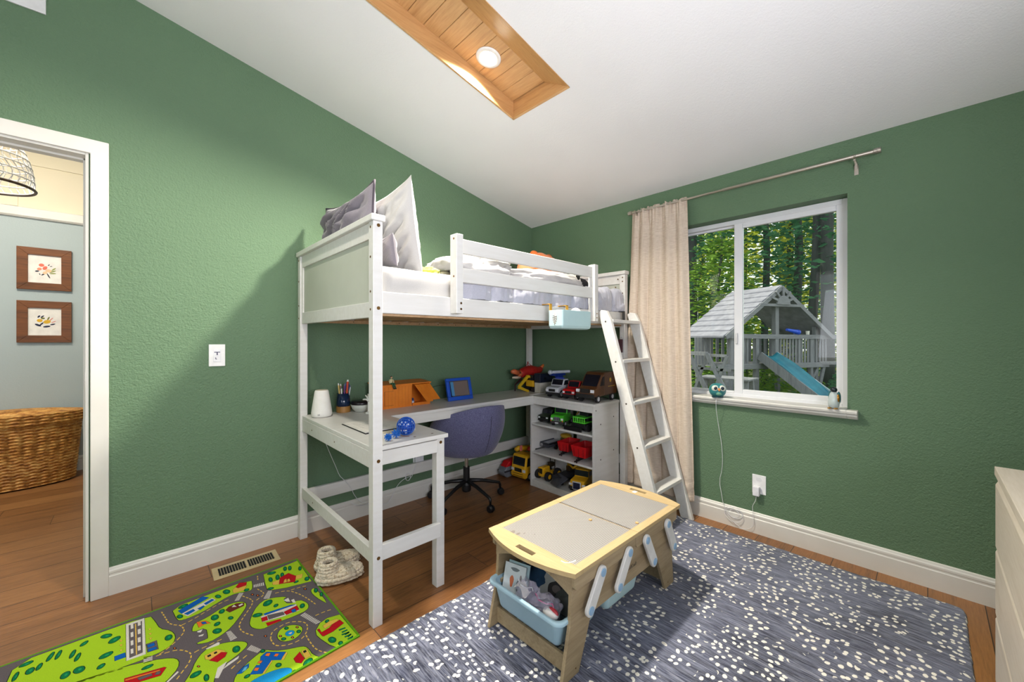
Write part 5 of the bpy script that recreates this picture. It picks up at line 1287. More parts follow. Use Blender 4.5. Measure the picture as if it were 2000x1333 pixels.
obj('mast', MB().box(2.590, 2.645, 2.145, 2.19, zt+.05, zt+.165), pc(24, 50, 140), t, bev=.003)
obj('boom', MB().cyl((2.52, 2.175, zt+.185), (2.662, 2.09, zt+.190), .013, n=16).ball((2.515, 2.178, zt+.185), .020, 16, 10), pc(190, 196, 206), t)
obj('deck', MB().box(2.53, 2.665, 2.135, 2.20, zt+.155, zt+.175), pc(22, 50, 130), t, bev=.002)
t = thing('tool_case', 'small white case with a navy lid where desk and bookcase meet', 'case', (2.58, 2.31, .742))
obj('body', MB().box(2.50, 2.66, 2.278, 2.345, .742, .826), pc(206, 200, 186), t, bev=.004); obj('lid', MB().box(2.498, 2.662, 2.276, 2.347, .826, .905), pc(26, 32, 50), t, bev=.005)
obj('latch', MB().box(2.545, 2.575, 2.274, 2.277, .85, .872), pc(12, 14, 20), t)
# excavator
yy = 2.405
t = thing('toy_excavator', 'yellow toy excavator with its arm folded down under the red dinosaur', 'toy vehicle', (2.52, yy, .742), group='toy vehicles around the bookcase')
obj('body', MB().box(2.50, 2.60, yy-.045, yy+.045, .785, .84), M_yel, t, bev=.006); obj('cab', MB().box(2.50, 2.545, yy-.045, yy+.0, .84, .888), M_win, t, bev=.005)
for s in (-1, 1):
    obj('track', MB().prism([(2.485+.0, .752), (2.50, .742), (2.60, .742), (2.615, .752), (2.615, .770), (2.60, .780), (2.50, .780), (2.485, .770)], yy+s*.045-.014, yy+s*.045+.014, 'Y'), M_tyre, t, bev=.002)
def arm(pts, w_, th):
    b = MB()
    for i in range(len(pts)-1):
        a, c_ = Vector(pts[i]), Vector(pts[i+1]); d = (c_-a).normalized(); n = Vector((-d.z, 0, d.x))
        b.prism([tuple((a+n*th*.7).xz), tuple((a-n*th*.7).xz), tuple((c_-n*th*.5).xz), tuple((c_+n*th*.5).xz)][::-1], a.y-w_, a.y+w_, 'Y')
    return b
A1, A2, A3, A4 = at(1050, 745, y=yy), at(1031, 735, y=yy), at(1013, 757, y=yy), at(1032, 768, y=yy); A4.z = max(A4.z, .745)
A5 = at(1030, 771, y=yy); A5.z = .746
obj('boom', arm([A1, A2, A3], .010, .018), pc(220, 180, 30), t, bev=.002); obj('dipper', arm([A3, A4], .009, .018), pc(220, 180, 30), t, bev=.002)
# dinosaur
yd = 2.50
t = thing('toy_dinosaur', 'red and orange toy dinosaur with open jaws at the desk end', 'toy', (2.42, yd, .742))
P = lambda u, v_, y=yd: at(u, v_, y=y)
spine = [P(1016, 731), P(1024, 727), P(1034, 725), P(1044, 725), P(1052, 724), P(1057, 720)]
sp_ = smooth_pts(spine, 2)
rs_ = [.034+.020*sin(min(1, k/(len(sp_)-1)*1.6)*pi/2)-.036*max(0, k/(len(sp_)-1)-.45)/.55 for k in range(len(sp_))]
obj('body', MB().tube(sp_, rs_, 16), varied('red_scales', (150, 22, 20), (190, 36, 26), 40, .5, .4, 120, .002), t, smooth=True)
obj('tail', MB().tube([P(1055, 721), P(1061, 714), P(1067, 709), P(1070, 708)], [.018, .013, .008, .003], 12), pc(206, 110, 50), t, smooth=True)
hd = P(1014, 730)
obj('head', MB().ball(hd, (.034, .030, .030), 24, 16).tube([hd+Vector((-.01, 0, .004)), P(1003, 726), P(999, 727)], [.028, .022, .013], 14), pc(208, 108, 66), t, smooth=True)
obj('lower_jaw', MB().tube([P(1015, 737), P(1008, 738), P(1001, 738)], [.016, .011, .007], 10), pc(222, 200, 176), t, smooth=True)
obj('mouth', MB().tube([P(1012, 733), P(1004, 733)], [.014, .009], 10), pc(40, 16, 16), t)
obj('eye', MB().ball(hd+Vector((-.012, -.027, .008)), .007, 14, 10), pc(20, 20, 20, .1), t)
b = MB().tube([P(1018, 741), P(1006, 752), P(1006, 764)], [.012, .007, .006], 8); q = P(1006, 766); q.z = .745; b.tube([P(1006, 764), q], [.006, .010], 8)
obj('leg', b, pc(50, 20, 24), t); q2 = P(1030, 767, yd+.03); q2.z = .745
obj('leg', MB().tube([P(1036, 734, yd+.03), P(1026, 748, yd+.03), q2], [.022, .013, .010], 8), pc(60, 20, 24), t)
b = MB().tube([P(1025, 719), P(1031, 709), P(1040, 716)], .003, 6).tube([P(1031, 709), P(1031, 722)], .004, 6).ball(P(1031, 708), .007, 12, 8)
obj('rider_rig', b, pc(150, 24, 24), t)

# shelf one
vehicle('toy_jeep', 'dark green toy jeep on the upper shelf', (2.505, 2.178, z1s), radians(8), .19, .095, .11, 'suv', pc(40, 56, 36), wr=.22, hub=M_tyre)
def grn(t, X):
    b = MB()
    for i in range(5): b.box(X(0)-.004, X(0)-.001, -.022+i*.0098, -.017+i*.0098, .045, .078)
    obj('grille_bars', b, pc(120, 110, 130), t, local=True); obj('number_plate', MB().box(X(0)-.0055, X(0)-.004, -.014, .014, .026, .036), pc(210, 212, 216), t, local=True)
    obj('indicators', MB().box(X(0)-.004, X(0)+.004, -.052, -.044, .040, .052).box(X(0)-.004, X(0)+.004, .044, .052, .040, .052), pc(230, 140, 50), t, local=True)
vehicle('toy_truck', 'bright green toy truck with a striped grille on the upper shelf', (2.49, 2.030, z1s), radians(17), .22, .108, .148, 'hood', M_grn, wr=.15, bumper=(60, 50, 56), extra=grn)
t = thing('toy_loader', 'black and lime green toy loader at the right of the upper shelf', 'toy vehicle', (2.48, 1.79, z1s), group='toy vehicles around the bookcase')
obj('chassis', MB().box(2.39, 2.56, 1.735, 1.855, z1s+.02, z1s+.055), pc(24, 24, 26), t, bev=.004)
for x in (2.42, 2.53):
    for y in (1.732, 1.858): obj('wheel', MB().cyl((x, y-.012, z1s+.026), (x, y+.012, z1s+.026), .026, n=18), M_tyre, t, bev=.002)
b = MB().box(2.395, 2.50, 1.742, 1.848, z1s+.058, z1s+.066)
for i in range(6): b.box(2.393, 2.399, 1.742+i*.0195, 1.748+i*.0195, z1s+.062, z1s+.098)
b.box(2.393, 2.50, 1.742, 1.848, z1s+.096, z1s+.104); obj('lime_frame', b, pc(96, 220, 60), t, bev=.001)
obj('cab', MB().box(2.46, 2.53, 1.755, 1.835, z1s+.066, z1s+.135), pc(26, 26, 30), t, bev=.004)
obj('blade', MB().box(2.355, 2.368, 1.745, 1.905, z1s+.003, z1s+.032).box(2.368, 2.40, 1.80, 1.81, z1s+.02, z1s+.03), pc(20, 18, 22), t, bev=.002)
t = thing('toy_crane', 'small gold toy crane arm behind the lime loader', 'toy', (2.60, 1.93, z1s), group='toy vehicles around the bookcase')
obj('base', MB().box(2.575, 2.655, 1.875, 1.945, z1s, z1s+.05), pc(60, 44, 30), t, bev=.003); obj('arm', MB().tube([(2.60, 1.91, z1s+.05), (2.56, 1.90, z1s+.125), (2.49, 1.885, z1s+.10)], [.007, .006, .004], 8), pc(190, 150, 60), t)
# shelf two
t = thing('toy_trailer', 'silver and black flat toy trailer on the middle shelf', 'toy vehicle', (2.52, 2.17, z2s), group='toy vehicles around the bookcase')
obj('bed', MB().box(2.43, 2.60, 2.125, 2.212, z2s+.052, z2s+.060), pc(170, 174, 182), t, bev=.001)
obj('sides', MB().box(2.43, 2.434, 2.125, 2.212, z2s+.030, z2s+.068).box(2.434, 2.60, 2.125, 2.129, z2s+.030, z2s+.068).box(2.434, 2.60, 2.208, 2.212, z2s+.030, z2s+.068), pc(60, 62, 70), t)
obj('drawbar', MB().tube([(2.44, 2.168, z2s+.03), (2.38, 2.20, z2s+.018), (2.365, 2.206, z2s+.018)], .005, 8), M_black, t)
for y in (2.128, 2.209): obj('wheel', MB().cyl((2.53, y-.006, z2s+.02), (2.53, y+.006, z2s+.02), .020, n=18), M_tyre, t)
obj('ring', MB().tube([(2.429, 2.195+.008*cos(a), z2s+.048+.008*sin(a)) for a in [2*pi*k/20 for k in range(20)]], .0018, 6, closed=True), pc(220, 220, 224), t)
def tipper(label, x, y, Wd, Ln, H, rz):
    t = thing('toy_trailer', label, 'toy vehicle', (x, y, z2s), rz, group='toy vehicles around the bookcase')
    b = MB(); z0, z1_ = H*.30, H
    o = [(-Ln/2, -Wd/2), (Ln/2, -Wd/2), (Ln/2, Wd/2), (-Ln/2, Wd/2)]; rings = [([(p[0]*.86, p[1]*.80) for p in o], z0), (o, z1_), ([(p[0]*.95, p[1]*.93) for p in o], z1_), ([(p[0]*.80, p[1]*.74) for p in o], z0+.006)]
    vs = []; fs = []
    for p, z in rings: vs += [(a, c_, z) for a, c_ in p]
    for i in range(3):
        for j in range(4): fs.append((i*4+j, i*4+(j+1) % 4, (i+1)*4+(j+1) % 4, (i+1)*4+j))
    fs += [(3, 2, 1, 0), (12, 13, 14, 15)]; b.add(vs, fs); obj('tub', b, M_red, t, bev=.002, local=True)
    b = MB()
    for i in range(3):
        yq = (-.3+.3*i)*Wd; b.box(-Ln/2*.97, -Ln/2*.90, yq-.003, yq+.003, z0+.006, z1_-.004)
    obj('ribs', b, pc(160, 16, 22), t, local=True)
    obj('chassis', MB().box(-Ln/2+.01, Ln/2-.01, -.014, .014, .018, z0).box(-Ln/2-.045, -Ln/2+.02, -.006, .006, .012, .020).box(-Ln/2-.022, -Ln/2-.016, -.003, .003, 0, .03), M_black, t, bev=.001, local=True)
    for s in (-1, 1): obj('wheel', MB().cyl((Ln*.12, s*Wd*.36, .018), (Ln*.12, s*Wd*.48, .018), .018, n=18), M_tyre, t, local=True)
tipper('red toy tipper trailer in the middle of the middle shelf', 2.52, 1.985, .105, .18, .105, radians(6))
tipper('larger red toy tipper trailer at the right end of the middle shelf', 2.47, 1.790, .135, .19, .120, radians(3))
t = thing('toy_plane', 'small yellow toy behind the flat trailer on the middle shelf', 'toy', (2.62, 2.10, z2s), group='toy vehicles around the bookcase')
obj('body', MB().ball((2.615, 2.09, z2s+.105), (.035, .055, .022), 24, 14, fn=lambda p: .12*fbm(p, 2, 3)), pc(196, 156, 40), t, smooth=True); obj('stand', MB().box(2.585, 2.645, 2.05, 2.13, z2s, z2s+.088), pc(100, 80, 30), t, bev=.004)
# shelf three
t = thing('toy_tractor', 'yellow toy tractor with fat black tyres on the bottom shelf', 'toy vehicle', (2.46, 2.165, z3s), group='toy vehicles around the bookcase')
obj('bonnet', MB().box(2.385, 2.47, 2.142, 2.188, z3s+.045, z3s+.105), M_yel, t, bev=.006); obj('grille', MB().box(2.382, 2.386, 2.150, 2.180, z3s+.055, z3s+.095), pc(40, 34, 20), t)
obj('chassis', MB().box(2.39, 2.57, 2.150, 2.180, z3s+.028, z3s+.05).box(2.395, 2.415, 2.125, 2.205, z3s+.035, z3s+.052).box(2.40, 2.43, 2.118, 2.212, z3s+.085, z3s+.093), M_yel, t, bev=.002)
obj('seat_and_roll_bar', MB().box(2.49, 2.54, 2.145, 2.185, z3s+.09, z3s+.12).cyl((2.53, 2.14, z3s+.05), (2.53, 2.14, z3s+.145), .004).cyl((2.53, 2.19, z3s+.05), (2.53, 2.19, z3s+.145), .004), pc(50, 40, 20), t)
for x, r in ((2.415, .036), (2.53, .040)):
    for y in (2.112, 2.218):
        wh = obj('wheel', MB().cyl((x, y-.015, z3s+r), (x, y+.015, z3s+r), r, n=24), M_tyre, t, bev=.005); obj('hub', MB().cyl((x, y-.0165, z3s+r), (x, y+.0165, z3s+r), r*.5, n=16), M_yel, wh)
t = thing('toy_low_loader', 'dark grey toy low-loader ramp sticking out of the bottom shelf', 'toy', (2.40, 2.00, z3s), group='toy vehicles around the bookcase')
obj('ramp', MB().add([(2.303, 1.925, .088), (2.365, 2.045, .0745), (2.475, 2.055, .125), (2.405, 1.905, .130), (2.303, 1.925, .080), (2.365, 2.045, .066), (2.475, 2.055, .117), (2.405, 1.905, .122)], [(0, 3, 2, 1), (4, 5, 6, 7), (0, 1, 5, 4), (1, 2, 6, 5), (2, 3, 7, 6), (3, 0, 4, 7)]), pc(84, 88, 96), t)
obj('bed', MB().box(2.40, 2.62, 1.97, 2.06, z3s+.035, z3s+.065), pc(50, 52, 56), t, bev=.002); obj('supports', MB().box(2.42, 2.44, 1.975, 2.055, z3s, z3s+.035).box(2.58, 2.60, 1.975, 2.055, z3s, z3s+.035), M_black, t)
t = thing('toy_digger', 'yellow toy digger arm at the back of the bottom shelf', 'toy', (2.60, 2.02, z3s+.065), group='toy vehicles around the bookcase')
obj('arm', MB().tube([(2.60, 2.05, z3s+.075), (2.57, 2.03, z3s+.130), (2.55, 1.965, z3s+.110), (2.56, 1.93, z3s+.135)], [.012, .010, .010, .014], 8), M_yel, t, smooth=True); obj('body', MB().box(2.57, 2.635, 2.015, 2.055, z3s+.065, z3s+.105), pc(60, 44, 24), t, bev=.004)
def ytr(t, X):
    obj('chrome_grille', MB().box(X(0)-.006, X(0)-.001, -.034, .034, .028, .088), pc(200, 204, 210, .15), t, bev=.002, local=True); obj('grille_mesh', MB().box(X(0)-.0075, X(0)-.0055, -.027, .027, .034, .080), pc(20, 30, 60), t, local=True)
vehicle('toy_truck', 'yellow toy truck with a big chrome grille on the bottom shelf', (2.49, 1.825, z3s), radians(14), .24, .13, .155, 'hood', M_yel, wr=.20, extra=ytr, wf=.86)
# on the floor
def crane_x(t, X):
    obj('turret', MB().box(X(.42), X(.62), -.05, .05, .06, .20), M_yel, t, bev=.006, local=True)
    obj('crane_boom', MB().tube([(X(.6), .02, .235), (X(.12), .035, .262), (X(.02), .03, .255)], [.026, .022, .018], 12), M_yel, t, smooth=True, local=True)
    obj('red_tip', MB().ball((X(.30), -.042, .258), .019, 18, 12), pc(200, 40, 30), t, smooth=True, local=True)
    b = MB(); 
    for i in range(3): b.box(X(.10)+i*.008, X(.10)+.004+i*.008, -.002, .010, .245, .290)
    obj('stripe_flag', b, pc(222, 120, 110), t, local=True)
    obj('bumper_slots', MB().box(X(0)-.0055, X(0)-.003, -.055, .055, .040, .047).box(X(0)-.0055, X(0)-.003, -.055, .055, .060, .066), pc(120, 84, 20), t, local=True)
vehicle('toy_truck', 'big yellow toy crane truck on the floor beside the bookcase', (2.515, 2.405, 0), radians(4), .33, .155, .225, 'cabover', M_yel, wr=.15, bumper=(220, 166, 30), extra=crane_x)
t = thing('toy_boat', 'red and grey toy vehicle on the floor left of the yellow crane truck', 'toy vehicle', (2.40, 2.545, 0), group='toy vehicles around the bookcase')
obj('hull', MB().prism([(2.30, .02), (2.29, .06), (2.33, .095), (2.50, .10), (2.50, .012), (2.33, .0)], 2.502, 2.588, 'Y'), pc(120, 124, 132, .3), t, bev=.012, seg=3); obj('top', MB().prism([(2.315, .093), (2.36, .135), (2.46, .14), (2.50, .10), (2.50, .09), (2.33, .09)], 2.508, 2.582, 'Y'), M_red, t, bev=.010, seg=3)
obj('dark_band', MB().box(2.296, 2.502, 2.500, 2.590, .050, .064), pc(40, 42, 48), t, bev=.002)

# ================================================================ on the desk
DZ = .742
t = thing('sound_machine', 'white tapered sound machine at the left end of the desk', 'sound machine', (.800, 2.475, DZ))
M_sm = varied('white_fabric_shell', (222, 220, 212), (230, 228, 222), 30, .7, .15, 400, .001)
obj('body', MB().lathe([(.040, .0), (.052, .004), (.0565, .014), (.0565, .026), (.052, .06), (.0385, .148), (.036, .154), (.033, .157)], 48), M_sm, t, smooth=True, local=True)
obj('top_plate', MB().lathe([(.033, .1565), (.033, .158), (.030, .1585)], 40), pc(206, 196, 176), t, local=True)
fx, fy = -.55, -.835; b = MB()
for s in (-1, 1): b.box(s*.004-.0008, s*.004+.0008, -.0565-.0012, -.0555, .014, .024, M=Matrix.Rotation(atan2(fy, fx)+pi/2, 4, 'Z'))
b.box(-.004, .004, -.0577, -.0555, .0183, .0197, M=Matrix.Rotation(atan2(fy, fx)+pi/2, 4, 'Z')); obj('logo', b, pc(60, 60, 60), t, local=True)
t = thing('pencil_cup', 'dark blue glass pencil cup with a wooden base on the desk', 'cup', (.950, 2.540, DZ))
obj('wood_base', MB().lathe([(.040, 0), (.042, .003), (.042, .038)], 40), pc(170, 122, 60), t, smooth=False, local=True)
obj('glass_wall', MB().lathe([(.040, .038), (.041, .06), (.036, .118), (.034, .118), (.038, .06), (.036, .040)], 40), pc(20, 40, 70, .12), t, smooth=True, local=True)
for i, (dx, dy, h_, c_, r, lab) in enumerate([(-.020, -.008, .172, (224, 190, 110), .004, 'pale yellow pencil tipped with white in the blue pencil cup'), (-.008, .004, .165, (190, 120, 50), .004, 'amber pencil in the blue pencil cup'), (-.012, -.014, .150, (226, 222, 214), .0045, 'white pen with a grey cap in the blue pencil cup'),
        (.000, -.012, .168, (110, 50, 120), .004, 'purple pen in the blue pencil cup'), (.014, -.006, .190, (200, 66, 24), .0065, 'tall orange red marker in the blue pencil cup'), (.024, .004, .176, (28, 66, 130), .008, 'blue round handled scissors grip in the blue pencil cup'), (.020, -.016, .155, (210, 210, 220), .003, 'thin silver pen in the blue pencil cup')]):
    q = thing('pencil' if i < 2 else 'pen', lab, 'pen', (.950+dx, 2.540+dy, DZ+.045), group='pens in the pencil cup'); e = Vector((dx*.7, dy*.6, h_-.045)); n_ = e.normalized()
    if i == 5: obj('grip', MB().tube([(.002+.014*cos(a)*.8, 0, .112+.024*sin(a)) for a in [2*pi*k/24 for k in range(24)]], .005, 8, closed=True).cyl((0, 0, 0), (.002, 0, .09), .004), pc(*c_), q, local=True)
    else: obj('barrel', MB().cyl((0, 0, 0), e, r, n=10), pc(*c_), q, local=True); obj('cap', MB().cyl(e, e+n_*.012, r*1.08, r*.6, n=10), pc(*((236, 234, 228) if i in (0, 1, 4) else (90, 90, 110))), q, local=True)
t = thing('bowl', 'grey white bowl holding a black round object near the post', 'bowl', (1.035, 2.475, DZ))
obj('bowl_body', MB().lathe([(.028, 0), (.034, .003), (.052, .022), (.061, .048), (.058, .048), (.048, .024), (.030, .008)], 44), pc(196, 198, 186, .3), t, smooth=True, local=True)
t = thing('black_case', 'flat black round case lying in the grey white bowl', 'case', (1.035, 2.475, DZ+.03))
obj('shell', MB().lathe([(.040, .0), (.056, .014), (.060, .024), (.056, .036), (.040, .042)], 44), pc(22, 16, 20, .3), t, smooth=True, local=True); obj('disc', MB().lathe([(.017, .0415), (.017, .0430), (.010, .0435)], 28, c=(.016, -.020, 0)), pc(170, 150, 146, .3), t, local=True)
t = thing('figurine', 'small white spiky figurine just left of the front post on the desk', 'figurine', (1.045, 2.385, DZ)); b = MB().lathe([(.020, 0), (.018, .006), (.006, .012), (.005, .07)], 20)
R2 = random.Random(4)
for k in range(14):
    a = R2.uniform(0, 2*pi); e = R2.uniform(-.2, 1.3); b.tube([(0, 0, .085), (.034*cos(a)*cos(e), .034*sin(a)*cos(e), .085+.036*sin(e))], [.006, .003], 6)
obj('body', b.ball((0, 0, .085), .014, 14, 10), pc(226, 226, 214, .4), t, local=True)

# orange stable box with a raised flap
M_or = varied('orange_plastic', (222, 128, 36), (206, 112, 26), 12, .45)
sb = thing('toy_crate', 'orange plank-textured toy crate with its side flap raised on the desk', 'toy crate', (1.33, 2.50, DZ))
X0, X1, Y0, Y1, Z1 = 1.13, 1.52, 2.440, 2.575, DZ+.150
b = MB()
for i in range(10): b.box(X0+i*.0245, X0+.0238+i*.0245, Y0, Y0+.008, DZ, Z1)
b.box(X0, X0+.246, Y0-.002, Y0, DZ, DZ+.008).box(X0, X0+.246, Y0-.002, Y0, Z1-.010, Z1)
obj('front_panel', b, M_or, sb, bev=.0008, seg=1)
obj('door_groove', MB().box(X0+.045, X0+.047, Y0-.0026, Y0-.0002, DZ+.02, Z1-.035).box(X0+.045, X0+.11, Y0-.0026, Y0-.0002, Z1-.037, Z1-.035).box(X0+.045, X0+.11, Y0-.0026, Y0-.0002, DZ+.02, DZ+.022), pc(150, 78, 16), sb)
obj('shell', MB().box(X0, X1, Y1-.008, Y1, DZ, Z1).box(X0, X0+.006, Y0+.008, Y1-.008, DZ, Z1).box(X1-.006, X1, Y0, Y1-.008, DZ, Z1).box(X0+.006, X1-.006, Y0+.008, Y1-.008, DZ, DZ+.006).box(X0+.25, X1-.006, Y0, Y0+.006, DZ, DZ+.020), M_or, sb, bev=.001)
obj('roof', MB().add([(X0-.006, Y0-.008, Z1), (X1+.004, Y0-.008, Z1), (X1+.004, Y1+.004, Z1+.012), (X0-.006, Y1+.004, Z1+.012), (X0-.006, Y0-.008, Z1+.007), (X1+.004, Y0-.008, Z1+.007), (X1+.004, Y1+.004, Z1+.019), (X0-.006, Y1+.004, Z1+.019)], [(0, 3, 2, 1), (4, 5, 6, 7), (0, 1, 5, 4), (1, 2, 6, 5), (2, 3, 7, 6), (3, 0, 4, 7)]), M_or, sb, bev=.001)
b = MB(); q0, q1, q2, q3 = Vector((X0+.262, Y0-.006, Z1-.004)), Vector((X1-.006, Y0-.006, Z1-.004)), Vector((X1+.03, Y0-.085, Z1-.108)), Vector((X0+.305, Y0-.085, Z1-.108))
nn_ = (q1-q0).cross(q3-q0).normalized()*.004
for i in range(4):
    a0, a1 = i/4, (i+.95)/4; A, B, C, D = q0.lerp(q1, a0), q0.lerp(q1, a1), q3.lerp(q2, a1), q3.lerp(q2, a0)
    b.add([A, B, C, D, A+nn_, B+nn_, C+nn_, D+nn_], [(0, 3, 2, 1), (4, 5, 6, 7), (0, 1, 5, 4), (1, 2, 6, 5), (2, 3, 7, 6), (3, 0, 4, 7)])
b.add([q3, q3+Vector((.05, 0, 0)), q3+Vector((.052, -.006, -.010)), q3+Vector((.006, -.006, -.010))], [(0, 1, 2, 3)])
obj('flap', b, M_or, sb, bev=.0006, seg=1)
tm = thing('toy_figure', 'tiny seated toy man in green trousers on top of the orange crate', 'toy figure', (1.225, Y0, Z1+.008))
M_sk = pc(206, 160, 120, .5)
obj('torso', MB().ball((0, .004, .022), (.010, .007, .016), 16, 12, pw=.8), pc(206, 190, 140), tm, smooth=True, local=True); obj('head', MB().ball((.001, .002, .047), (.0065, .0065, .008), 16, 12), M_sk, tm, smooth=True, local=True)
obj('hair', MB().ball((.001, .004, .051), (.0072, .0070, .006), 16, 10), pc(40, 26, 18), tm, smooth=True, local=True)
for s in (-1, 1):
    obj('arm', MB().tube([(s*.011, .004, .034), (s*.016, 0, .020), (s*.012, -.006, .010)], [.0038, .0034, .003], 8), pc(206, 190, 140), tm, smooth=True, local=True)
    obj('leg', MB().tube([(s*.005, .0, .007), (s*.006+.006, -.018, .006), (s*.006+.012, -.020, -.022)], [.0058, .005, .004], 8), pc(22, 90, 60), tm, smooth=True, local=True)
    obj('boot', MB().box(s*.006+.009, s*.006+.016, -.029, -.017, -.029, -.021), pc(24, 24, 26), tm, bev=.001, local=True)
tm = thing('toy_figure', 'tiny blue and white toy figure standing inside the orange crate', 'toy figure', (1.392, Y0+.02, DZ+.006))
obj('body', MB().ball((0, 0, .016), (.011, .009, .016), 14, 10), pc(200, 206, 220), tm, smooth=True, local=True); obj('head', MB().ball((0, 0, .038), .008, 14, 10), pc(40, 60, 110), tm, smooth=True, local=True); obj('scarf', MB().tube([(.010*cos(a), .009*sin(a), .028) for a in [2*pi*k/14 for k in range(14)]], .0025, 5, closed=True), pc(60, 90, 150), tm, local=True)

# tablet
tx = thing('tablet', 'tablet in a chunky blue foam case leaning on the dark wall', 'tablet', (1.777, 2.425, DZ), rx=radians(-14))
M_tb = pc(20, 80, 190, .5); b = MB(); Wt, Ht = .112, .168
b.box(-Wt, Wt, -.010, .012, 0, .030).box(-Wt, Wt, -.010, .012, Ht-.022, Ht).box(-Wt, -Wt+.026, -.010, .012, .030, Ht-.022).box(Wt-.026, Wt, -.010, .012, .030, Ht-.022).box(-Wt+.026, Wt-.026, .004, .012, .030, Ht-.022)
obj('case', b, M_tb, tx, bev=.006, seg=3, local=True)
obj('screen', MB().box(-Wt+.024, Wt-.024, -.006, -.004, .028, Ht-.020), base_mat('tablet_screen', (20, 22, 26), .06, spec=.8), tx, local=True)
obj('screen_picture', MB().box(-Wt+.034, -Wt+.060, -.0064, -.006, .036, Ht-.028), base_mat('screen_blue', (60, 130, 180), .1), tx, local=True)
obj('screen_picture', MB().box(-Wt+.060, Wt-.034, -.0064, -.006, .036, Ht-.028), base_mat('screen_brown', (96, 84, 84), .08), tx, local=True)
obj('stand', MB().box(-.05, .05, .012, .05, 0, .012, M=Matrix.Rotation(radians(14), 4, 'X')), M_tb, tx, local=True)
cb = thing('tablet_cable', 'thin black cable running from the blue tablet across the wall', 'cable', (1.6, 2.58, DZ))
obj('wire', MB().tube(smooth_pts([(1.672, 2.455, .862), (1.64, 2.50, .858), (1.60, 2.56, .84), (1.565, 2.585, .80), (1.56, 2.588, .746)], 2), .0016, 6), M_black, cb)

# papers, ball, spiky toys
t = thing('clipboard', 'black clipboard with white papers on the near desk', 'clipboard', (.93, 2.02, DZ))
obj('board', MB().box(.800, 1.020, 1.862, 2.165, DZ, DZ+.0035), M_black, t, bev=.001); b = MB()
for i in range(5): b.box(.806+.002*i, 1.016+.001*i, 1.872-.001*i, 2.160-.002*i, DZ+.0036+i*.0012, DZ+.0044+i*.0012)
obj('pages', b, pc(232, 228, 220, .7), t); b = MB()
for i in range(9): b.box(.83, .83+.10+.05*((i*37) % 5)/5, 2.11-i*.024, 2.112-i*.024, DZ+.0090, DZ+.0094)
obj('writing', b, pc(120, 120, 120, .8), t)
t = thing('paper_sheet', 'cream paper sheet next to the clipboard with an orange sticker', 'paper', (1.0, 1.81, DZ))
obj('sheet', MB().box(.870, 1.030, 1.790, 1.856, DZ+.0002, DZ+.0022), pc(222, 212, 190, .7), t); obj('sticker', MB().box(.935, .975, 1.796, 1.812, DZ+.0022, DZ+.0028), pc(226, 176, 60, .6), t)
t = thing('wire_ball', 'blue and silver lattice ball on the desk corner', 'ball', (.938, 1.722, DZ+.0425)); r = .0425; b = MB()
obj('core', MB().ball((0, 0, 0), r*.90, 40, 24), pc(14, 60, 160, .15), t, smooth=True, local=True)
for k in range(10): a = pi*k/10; b.tube([(r*cos(q)*cos(a), r*cos(q)*sin(a), r*sin(q)) for q in [2*pi*j/40 for j in range(40)]], .0012, 5, closed=True)
for e in (-.9, -.5, 0, .25, .5, .75, 1.0): b.tube([(r*cos(e)*cos(q), r*cos(e)*sin(q), r*sin(e)) for q in [2*pi*j/40 for j in range(40)]], .0014, 5, closed=True)
obj('lattice', b, pc(40, 100, 200, .15), t, local=True); b = MB(); R3 = random.Random(3)
for k in range(46):
    a, e = R3.uniform(0, 2*pi), R3.choice((-.75, -.35, .32, .38, .62, .66, .9)); w_ = .0035
    n = Vector((cos(e)*cos(a), cos(e)*sin(a), sin(e))); u_ = n.cross(Vector((0, 0, 1))).normalized(); v_ = n.cross(u_)
    c_ = n*r*.93; b.add([c_-u_*w_-v_*w_, c_+u_*w_-v_*w_, c_+u_*w_+v_*w_, c_-u_*w_+v_*w_], [(0, 1, 2, 3)])
obj('silver_facets', b, pc(206, 214, 226, .2), t, local=True)
def spiky(label, x, y, r):
    t = thing('spiky_ball', label, 'toy ball', (x, y, DZ+r), group='spiky blue balls on the desk'); b = MB().ball((0, 0, 0), r*.5, 18, 12); n = 34
    for k in range(n):
        z = 1-2*(k+.5)/n; q = math.sqrt(1-z*z); a = k*2.39996; d = Vector((q*cos(a), q*sin(a), z)); b.tube([d*r*.55, d*r*.98], [.0032, .0012], 5)
    obj('spikes', b, pc(24, 100, 190, .2), t, local=True)
spiky('blue spiky ball nearest the lattice ball', .872, 1.690, .0235); spiky('blue spiky ball right beside the front post', .822, 1.668, .019)
t = thing('brown_string', 'short brown string between the spiky and lattice balls', 'string', (.90, 1.705, DZ))
obj('strand', MB().tube(smooth_pts([(.885, 1.715, DZ+.01), (.893, 1.72, DZ+.018), (.898, 1.708, DZ+.006), (.91, 1.69, DZ+.003), (.93, 1.675, DZ+.003)], 2), .0014, 5), pc(110, 60, 30), t)

